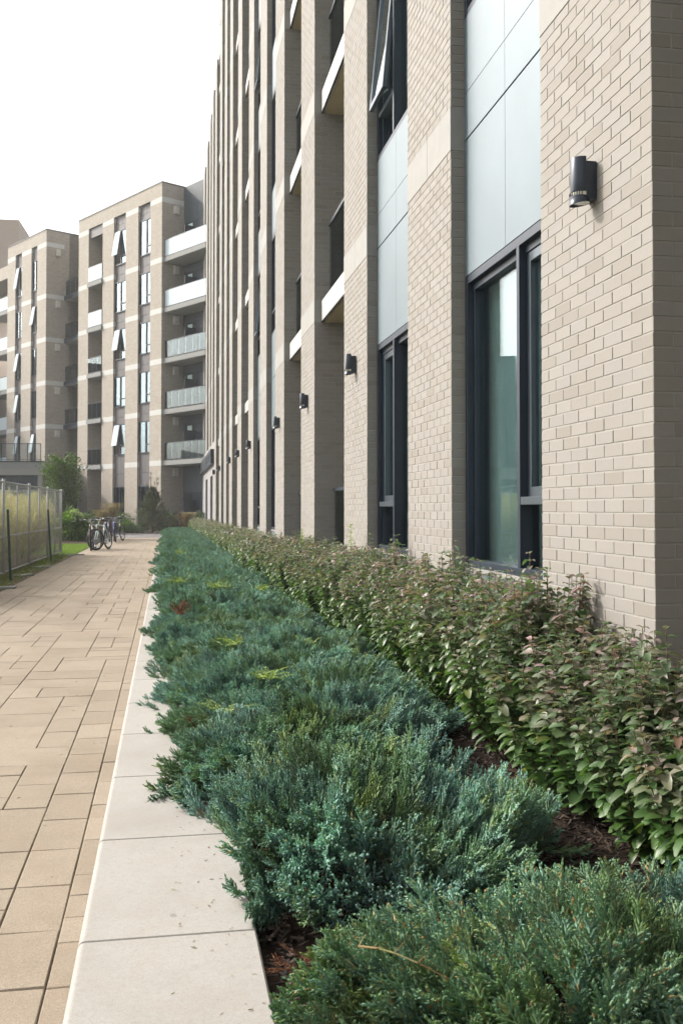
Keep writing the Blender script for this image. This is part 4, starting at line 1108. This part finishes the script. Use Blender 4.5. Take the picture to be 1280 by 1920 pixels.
# lawn
bl = (np.array([(-.5, 0, 0), (.5, 0, 0), (.3, .6, .04), (-.3, .6, .04), (.05, 1, .12), (-.05, 1, .12)]) * np.array([.09, 1, 1]), np.array([(0, 1, 2, 3), (3, 2, 4, 5)]))
def blades(n, x0, x1, y0, y1, z, ln, spread=.5):
    P = np.stack([RNG.uniform(x0, x1, n), RNG.uniform(y0, y1, n), np.full(n, z)], 1)
    Dd = np.stack([RNG.normal(0, spread, n), RNG.normal(0, spread, n), np.ones(n)], 1)
    return scatter(bl, P, Dd, RNG.uniform(*ln, n), RNG.uniform(-3, 3, n))
V, Fq, T = blades(42000, -5.2, -2.58, 29.6, 37.2, 0, (.04, .085)); tag(npmesh('lawn', V, Fq, 'grass'), 'short green lawn patch beyond the fence corner', 'grass', kind='stuff')
V, Fq, T = blades(1600, -3.1, -2.62, 14, 29, -.01, (.05, .16), .9); tag(npmesh('verge_weeds', V, Fq, 'grass'), 'thin grassy weeds in the soil beside the paving', 'grass', kind='stuff')
# tall yellow grass / goldenrod
def goldtmpl(seed):
    rng = np.random.default_rng(seed); parts = []
    P = []; 
    for j in range(5):
        parts.append(scatter((np.array([(-.006, 0, 0), (.006, 0, 0), (.005, 1, 0), (-.005, 1, 0)]), np.array([(0, 1, 2, 3)])), np.array([[.03 * (j / 5) ** 2, 0, j / 5]]), np.array([[.02, 0, 1.]]), np.array([.21]), np.array([rng.uniform(0, 3)]), np.array([j / 8])))
    n = 34; h = rng.uniform(.15, .78, n); a = rng.uniform(0, 6.28, n)
    lf = (np.array([(-.07, 0, 0), (.07, 0, 0), (.05, .6, .03), (-.05, .6, .03), (.01, 1, -.1), (-.01, 1, -.1)]), np.array([(0, 1, 2, 3), (3, 2, 4, 5)]))
    q = (lf[0], lf[1])
    parts2 = [scatter(q, np.stack([.03 * h ** 2, 0 * h, h], 1), np.stack([np.cos(a), np.sin(a), np.full(n, 1.1)], 1), rng.uniform(.07, .15, n), rng.normal(0, .5, n), h * .5)]
    n = 46; h = rng.uniform(.74, 1.0, n); a = rng.uniform(0, 6.28, n); s_ = (1.02 - h) * .45
    parts2.append(scatter(q, np.stack([.03 + np.cos(a) * s_, np.sin(a) * s_, h], 1), np.stack([np.cos(a), np.sin(a), np.full(n, 1.6)], 1), rng.uniform(.03, .07, n), rng.normal(0, 1, n), np.full(n, 1.)))
    V, Fq, T = merge(parts + parts2)
    return V[:, [0, 2, 1]] * np.array([1, 1, -1.]), Fq, T
GT = [goldtmpl(s_) for s_ in (1, 2, 3)]
parts = []
for q in range(3):
    n = 680; P = np.stack([-3.25 - RNG.random(n) ** 1.3 * 5.0, RNG.uniform(14.5, 29.6, n), np.zeros(n)], 1)
    k = P[:, 1] < 30.2 ; P = P[k]; n = len(P)
    parts.append(scatter(GT[q], P, np.stack([RNG.normal(0, .10, n), RNG.normal(0, .10, n), np.ones(n)], 1), RNG.uniform(1.15, 1.72, n), RNG.uniform(0, 6.28, n), RNG.uniform(.6, 1.0, n)))
V, Fq, T = merge(parts); tag(npmesh('tall_yellow_grass', V, Fq, 'gold', tone=T), 'tall yellow goldenrod and grass growing behind the mesh fence', 'tall grass', kind='stuff')

# ------------------------------------------------------------------ bushes and trees
flat = (np.array([(0, 0, 0), (.28, .35, .05), (.22, .75, .0), (0, 1, -.12), (-.22, .75, 0), (-.28, .35, .05)]), np.array([(0, 1, 2, 3), (0, 3, 4, 5)]))
needle = (np.array([(-.05, 0, 0), (.05, 0, 0), (.03, 1, 0), (-.03, 1, 0)]), np.array([(0, 1, 2, 3)]))
def bush(name, loc, rx, ry, h, n, leaf, mat, label, cat, group=None, upd=.4, tm=flat, pw=.5, lump=.18, stems=True):
    rng = np.random.default_rng(int(abs(loc[0] * 131 + loc[1] * 17 + n)))
    a = rng.uniform(0, 6.283, n); c = rng.uniform(-.85, 1, n); s_ = np.sqrt(1 - c * c)
    u = np.stack([np.cos(a) * s_, np.sin(a) * s_, c], 1)
    lum = 1 + lump * (np.sin(u[:, 0] * 7 + loc[0]) * np.sin(u[:, 1] * 6 + 1) + .7 * np.sin(u[:, 2] * 9 + loc[1]))
    r_ = (rng.random(n) ** .28) * lum
    P = u * r_[:, None] * np.array([rx, ry, h * .55]) + np.array([0, 0, h * .46]); P[:, 2] = np.where(P[:, 2] < .03, rng.uniform(.02, .25 * h, n), P[:, 2])
    d = u + rng.normal(0, .5, (n, 3)) + np.array([0, 0, upd])
    V, Fq, T = scatter(tm, P, d, leaf * rng.uniform(.7, 1.3, n), rng.normal(0, .6, n))
    t = thing(name, loc, label, cat, group)
    npmesh('leaves', V, Fq, mat, t)
    if stems:
        st = MB()
        for k in range(14):
            b_ = rng.uniform(0, 6.283); st.cyl((0, 0, 0), (rx * .6 * math.cos(b_), ry * .6 * math.sin(b_), h * .7), .015, .005, 5, cap=False)
        st.build('stems', 'stem', t)
    return t
for i, (px, dp, w_, h, n, lab) in enumerate([(134, 40.5, .62, 1.25, 2600, 'large leafy hydrangea with pale green flower heads beside the fence end'), (158, 41.6, .42, .85, 1300, 'smaller leafy hydrangea between the large one and the bicycles')]):
    t = bush('hydrangea', atd(px, dp), w_, w_, h, n, .13, 'hyd', lab, 'shrub', 'hydrangeas by the lawn')
    rng = random.Random(i)
    for k in range(13 if i == 0 else 5):
        a = rng.uniform(0, 6.283); e = rng.uniform(.1, 1.2); fb = MB()
        c = np.array([w_ * 1.02 * math.cos(a) * math.cos(e), w_ * 1.02 * math.sin(a) * math.cos(e), h * .5 + h * .5 * math.sin(e)])
        rg = np.random.default_rng(k + 10 * i); m = 160; q = rg.normal(0, 1, (m, 3)); q /= np.linalg.norm(q, axis=1, keepdims=True)
        V, Fq, T = scatter(flat, c + q * np.array([.11, .11, .08]), q + rg.normal(0, .4, (m, 3)), np.full(m, .04), rg.uniform(0, 6, m)); npmesh('flower_head', V, Fq, 'flower', t)
k = 0
for px in list(range(118, 236, 13)) + [300, 316, 362, 376]:
    k += 1
    bush('background_shrub', atd(px, 55.2 + (k % 2) * .5), .62, .5, .95 + .12 * (k % 3), 1100, .075, 'darkleaf', 'dark green clipped shrub in the low row under the far block', 'shrub', 'low dark shrubs under the far block', lump=.08)
bush('background_shrub', atd(316, 53.9), .60, .5, 1.15, 1500, .08, 'darkleaf', 'dark green shrub right of the pine at the end of the path', 'shrub')
bush('rust_shrub', atd(338, 54.3), .55, .5, 1.05, 1300, .08, 'rust', 'rusty brown-green shrub beside the far end of the hedge', 'shrub')
bush('mound_plant', atd(239, 53.9), .40, .4, .72, 1300, .07, 'hyd', 'small bright green mounded plant at the end of the path', 'plant', upd=.9)
bush('mound_plant', atd(259, 53.9), .55, .4, .50, 1500, .06, 'silver', 'low grey-green mounded plant left of the pine', 'plant', upd=.9)
bush('background_shrub', atd(222, 54.4), .55, .5, 1.0, 1200, .09, 'darkleaf', 'loose green shrub behind the rear bicycles', 'shrub', lump=.25)
for (px, dp, h, lab) in [(192, 51.5, 1.25, 'tan plumed ornamental grass behind the front bicycles'), (210, 52.0, 1.6, 'taller orange-tan plumed ornamental grass behind the rear bicycles'), (354, 54.2, 1.1, 'faint tan plumed grass by the far hedge end')]:
    rg = np.random.default_rng(px); n = 420; a = rg.uniform(0, 6.28, n); sp = rg.random(n) ** .7 * .42
    tm = (np.array([(-.006, 0, 0), (.006, 0, 0), (.006, .5, 0), (-.006, .5, 0), (.004, 1, -.12), (-.004, 1, -.12)]), np.array([(0, 1, 2, 3), (3, 2, 4, 5)]))
    V, Fq, T = scatter(tm, np.stack([rg.normal(0, .07, n), rg.normal(0, .07, n), np.zeros(n)], 1), np.stack([np.cos(a) * sp, np.sin(a) * sp, np.ones(n)], 1), h * rg.uniform(.55, 1, n), a)
    t = thing('plume_grass', atd(px, dp), lab, 'grass', 'plumed ornamental grasses'); npmesh('blades', V, Fq, 'plume', t)
    m = 900; a2 = rg.uniform(0, 6.28, m); sp2 = rg.random(m) ** .7 * .42; hh = h * rg.uniform(.7, 1.0, m)
    V, Fq, T = scatter(flat, np.stack([np.cos(a2) * sp2 * hh, np.sin(a2) * sp2 * hh, hh], 1), np.stack([np.cos(a2), np.sin(a2), np.full(m, 2.)], 1), np.full(m, .07), a2); npmesh('plumes', V, Fq, 'plume', t)

def tree(name, loc, h, w_, zlo, nb, nleaf, leaf, mat, label, cat, seed, upward=.9, tm=flat, conif=False):
    rng = np.random.default_rng(seed); t = thing(name, loc, label, cat)
    mb = MB(); mb.cyl((0, 0, 0), (.03, .02, h * .5), .055, .035, 8, cap=False); mb.cyl((.03, .02, h * .5), (0, .05, h * .92), .035, .008, 8, cap=False)
    P, Dd = [], []
    for k in range(nb):
        f = (k + .5) / nb; z0 = zlo * .9 + (h * .85 - zlo) * f; a = k * 2.4 + rng.normal(0, .3)
        if conif: ln = w_ * (1.08 - f ** 1.4) * rng.uniform(.75, 1.1); e = .35 + .5 * f
        else: ln = w_ * (math.sin(math.pi * (.22 + .62 * f))) * rng.uniform(.7, 1.25); e = upward * rng.uniform(.5, 1.3)
        d = np.array([math.cos(a), math.sin(a), e]); d /= np.linalg.norm(d); p = np.array([.02, .02, z0]); prev = p
        for j in range(1, 6):
            q = p + d * ln * j / 5 + np.array([0, 0, -.10 * ln * (j / 5) ** 2 if not conif else .12 * ln * (j / 5) ** 2]); mb.cyl(prev, q, .014 * (1.2 - j * .2), .014 * (1.0 - j * .18), 5, cap=False)
            m = int(nleaf / nb / 5 * (.5 + j * .2)); s_ = ln * (.20 if not conif else .13)
            pp = prev + (q - prev) * rng.random((m, 1)) + rng.normal(0, 1, (m, 3)) * s_ * np.array([.8, .8, .55]); P.append(pp)
            Dd.append(np.tile(d, (m, 1)) * .9 + rng.normal(0, .5, (m, 3)) + np.array([0, 0, .15])); prev = q
    P = np.concatenate(P); Dd = np.concatenate(Dd)
    mb.build('trunk', 'stem', t, uv=False)
    V, Fq, T = scatter(tm, P, Dd, leaf * rng.uniform(.7, 1.3, len(P)), rng.normal(0, 1, len(P)))
    npmesh('crown', V, Fq, mat, t); return t
tree('young_tree', atd(116, 44), 4.1, 1.1, 1.4, 44, 6200, .09, 'tree', 'small bushy green tree rising behind the mesh fence', 'tree', 5, 1.15)
pn = tree('pine_tree', atd(286, 53.2), 2.85, .95, .1, 70, 26000, .10, 'pine', 'dark bushy pine with bare knobbly top shoots at the end of the path', 'tree', 6, .8, (needle[0] * np.array([.9, 1, 1]), needle[1]), conif=True)
lm = MB(); rng = np.random.default_rng(3); P = []
for (dx, dz, s_) in ((-.08, 3.25, .055), (-.12, 2.98, .05), (.25, 2.95, .06), (.12, 2.75, .05), (.30, 2.72, .045), (-.3, 2.6, .05), (.62, 2.45, .05)):
    lm.cyl((dx * .6, 0, 2.2), (dx, 0, dz), .014, .01, 5)
    P.append(rng.normal(0, s_ * .8, (60, 3)) + np.array([dx, 0, dz]))
lm.build('top_shoots', 'stem', pn); P = np.concatenate(P)
V, Fq, T = scatter(needle, P, rng.normal(0, 1, P.shape), np.full(len(P), .07), rng.uniform(0, 3, len(P))); npmesh('shoot_tips', V, Fq, 'pine', pn)

# ------------------------------------------------------------------ bicycles
def bicycle(loc, rz, paint, label, steer=0, r=.34, wb=1.04, basket=False):
    t = thing('bicycle', loc, label, 'bicycle', 'bicycles parked at the edge of the path', rz); t.rotation_euler.x = R(4)
    fx, rx_ = wb / 2, -wb / 2
    rot = Matrix.Translation((fx, 0, 0)) @ Matrix.Rotation(steer, 4, 'Z') @ Matrix.Translation((-fx, 0, 0))
    def wheel(x, M_=None):
        w_ = MB(); w_.torus((x, 0, r), (0, 1, 0), r - .024, .030, 44, 8)
        rm = MB(); rm.torus((x, 0, r), (0, 1, 0), r - .052, .012, 40, 6); rm.cyl((x, -.04, r), (x, .04, r), .022, n=10)
        for k in range(28):
            a = 2 * math.pi * k / 28; rm.cyl((x, .03 if k % 2 else -.03, r), (x + math.cos(a) * (r - .055), 0, r + math.sin(a) * (r - .055)), .0022, n=3, cap=False)
        if M_ is not None:
            for m__ in (w_, rm): m__.v = [tuple(M_ @ Vector(v)) for v in m__.v]
        wo_ = w_.build('wheel', 'tyre', t, smooth=True, uv=False); rm.build('rim', 'chrome', wo_, uv=False)
    wheel(rx_); wheel(fx, rot)
    bb = Vector((-.10, 0, .30)); st = Vector((-.28, 0, .80)); hd = Vector((fx - .16, 0, .82)); hd2 = Vector((fx - .12, 0, .66)); ra = Vector((rx_, 0, r))
    f = MB(); f.cyl(bb, st, .017, n=8); f.cyl(st + (bb - st) * .08, hd, .017, n=8); f.cyl(bb, hd2, .021, n=8); f.cyl(hd, hd2, .022, n=8)
    for s_ in (-1, 1): f.cyl(ra + Vector((0, .05 * s_, 0)), bb + Vector((0, .03 * s_, 0)), .010, n=6); f.cyl(ra + Vector((0, .05 * s_, 0)), st + Vector((0, .02 * s_, -.04)), .009, n=6)
    f.build('frame', paint, t, smooth=True, uv=False)
    k = MB(); cr = Vector((fx - .10, 0, .60))
    k.cyl(hd2, cr, .018, n=8)
    for s_ in (-1, 1): k.cyl(cr + Vector((0, .05 * s_, .0)), (fx, .05 * s_, r), .013, .009, n=6)
    k.cyl(cr + Vector((0, -.06, 0)), cr + Vector((0, .06, 0)), .016, n=6)
    k.cyl(hd, hd + Vector((-.03, 0, .10)), .013, n=8); k.v = [tuple(rot @ Vector(v)) for v in k.v]; k.build('fork', paint, t, smooth=True, uv=False)
    h = MB(); c = hd + Vector((-.01, 0, .13)); h.cyl(hd + Vector((-.03, 0, .09)), c, .014, n=6, mi=1)
    h.tube([c + Vector((-.10, -.30, .04)), c + Vector((-.02, -.16, .04)), c, c + Vector((-.02, .16, .04)), c + Vector((-.10, .30, .04))], .012, 6, 1)
    for s_ in (-1, 1): h.cyl(c + Vector((-.10, .30 * s_, .04)), c + Vector((-.045, .20 * s_, .04)), .018, n=8, mi=0); h.cyl(c + Vector((-.03, .2 * s_, .03)), c + Vector((.02, .28 * s_, .02)), .006, n=5, mi=1)
    h.v = [tuple(rot @ Vector(v)) for v in h.v]; h.build('handlebar', ['tyre', 'chrome'], t, smooth=True, uv=False)
    s_ = MB(); sp = st + Vector((-.05, 0, .12)); s_.cyl(st, sp, .012, n=8, mi=1)
    vs = [(-.14, -.07, 0), (-.14, .07, 0), (.0, .05, .0), (.14, .02, .0), (.14, -.02, 0), (.0, -.05, 0)]; vs2 = [(x * .95, y_ * .8, .045 + (.01 if x < 0 else 0)) for x, y_, _ in vs]
    s_.add([tuple(Vector(v) + sp) for v in vs + vs2], [(0, 1, 2, 3, 4, 5), (11, 10, 9, 8, 7, 6)] + [(i, (i + 1) % 6, 6 + (i + 1) % 6, 6 + i) for i in range(6)])
    s_.build('saddle', ['tyre', 'chrome'], t, uv=False)
    c_ = MB(); c_.torus(bb + Vector((0, .05, 0)), (0, 1, 0), .085, .006, 24, 5); c_.cyl(bb + Vector((0, -.07, 0)), bb + Vector((0, .07, 0)), .02, n=8)
    for s2 in (-1, 1):
        e_ = bb + Vector((.12 * s2, .075 * s2, -.11 * s2)); c_.cyl(bb + Vector((0, .07 * s2, 0)), e_, .009, n=6); c_.box(e_.x - .04, e_.x + .04, e_.y - (.0 if s2 > 0 else .08), e_.y + (.08 if s2 > 0 else 0), e_.z - .01, e_.z + .012, 1)
    c_.build('crankset', ['chrome', 'tyre'], t, uv=False)
    if basket:
        b_ = MB(); b0 = hd + Vector((.05, 0, -.05))
        b_.box(b0.x, b0.x + .25, -.16, .16, b0.z, b0.z + .01)
        for q in range(9):
            y_ = -.16 + .04 * q; b_.box(b0.x + .25, b0.x + .256, y_ - .004, y_ + .004, b0.z, b0.z + .22); b_.box(b0.x - .006, b0.x, y_ - .004, y_ + .004, b0.z, b0.z + .22)
        b_.build('basket', 'chrome', t)
bicycle((-2.28, 32.25, 0), R(-92), 'bike_red', 'front bicycle of the row, dark maroon, its front wheel towards the camera', R(5))
bicycle((-2.02, 32.75, 0), R(-108), 'bike_white', 'white framed bicycle leaning right behind the front one, wheel seen from the side', R(-28))
bicycle((-2.30, 33.3, 0), R(-74), 'bike_black', 'black bicycle turned sideways behind the front two', R(10))
bicycle((-2.18, 39.1, 0), R(-95), 'bike_navy', 'dark navy bicycle in the rear group, left one', R(8))
bicycle((-2.02, 40.6, 0), R(-84), 'bike_blue', 'bright blue bicycle in the rear group, middle one', R(-6), basket=True)
bicycle((-1.90, 41.6, 0), R(-104), 'bike_black', 'black bicycle at the back right of the rear group', R(12))

# ------------------------------------------------------------------ haze
hm, hnt, hout = newmat('thin_haze')
pv = hnt.nodes.new('ShaderNodeVolumePrincipled'); pv.inputs['Density'].default_value = .0007; pv.inputs['Color'].default_value = (.93, .96, 1, 1); pv.inputs['Anisotropy'].default_value = .2
L(hnt, pv.outputs[0], hout.inputs['Volume']); M['haze'] = hm
g = MB(); g.box(-135, 135, -75, 205, -1.4, 34); tag(g.build('haze', 'haze', uv=False), kind='stuff', label='thin pale haze filling the air over the whole place', cat='haze')
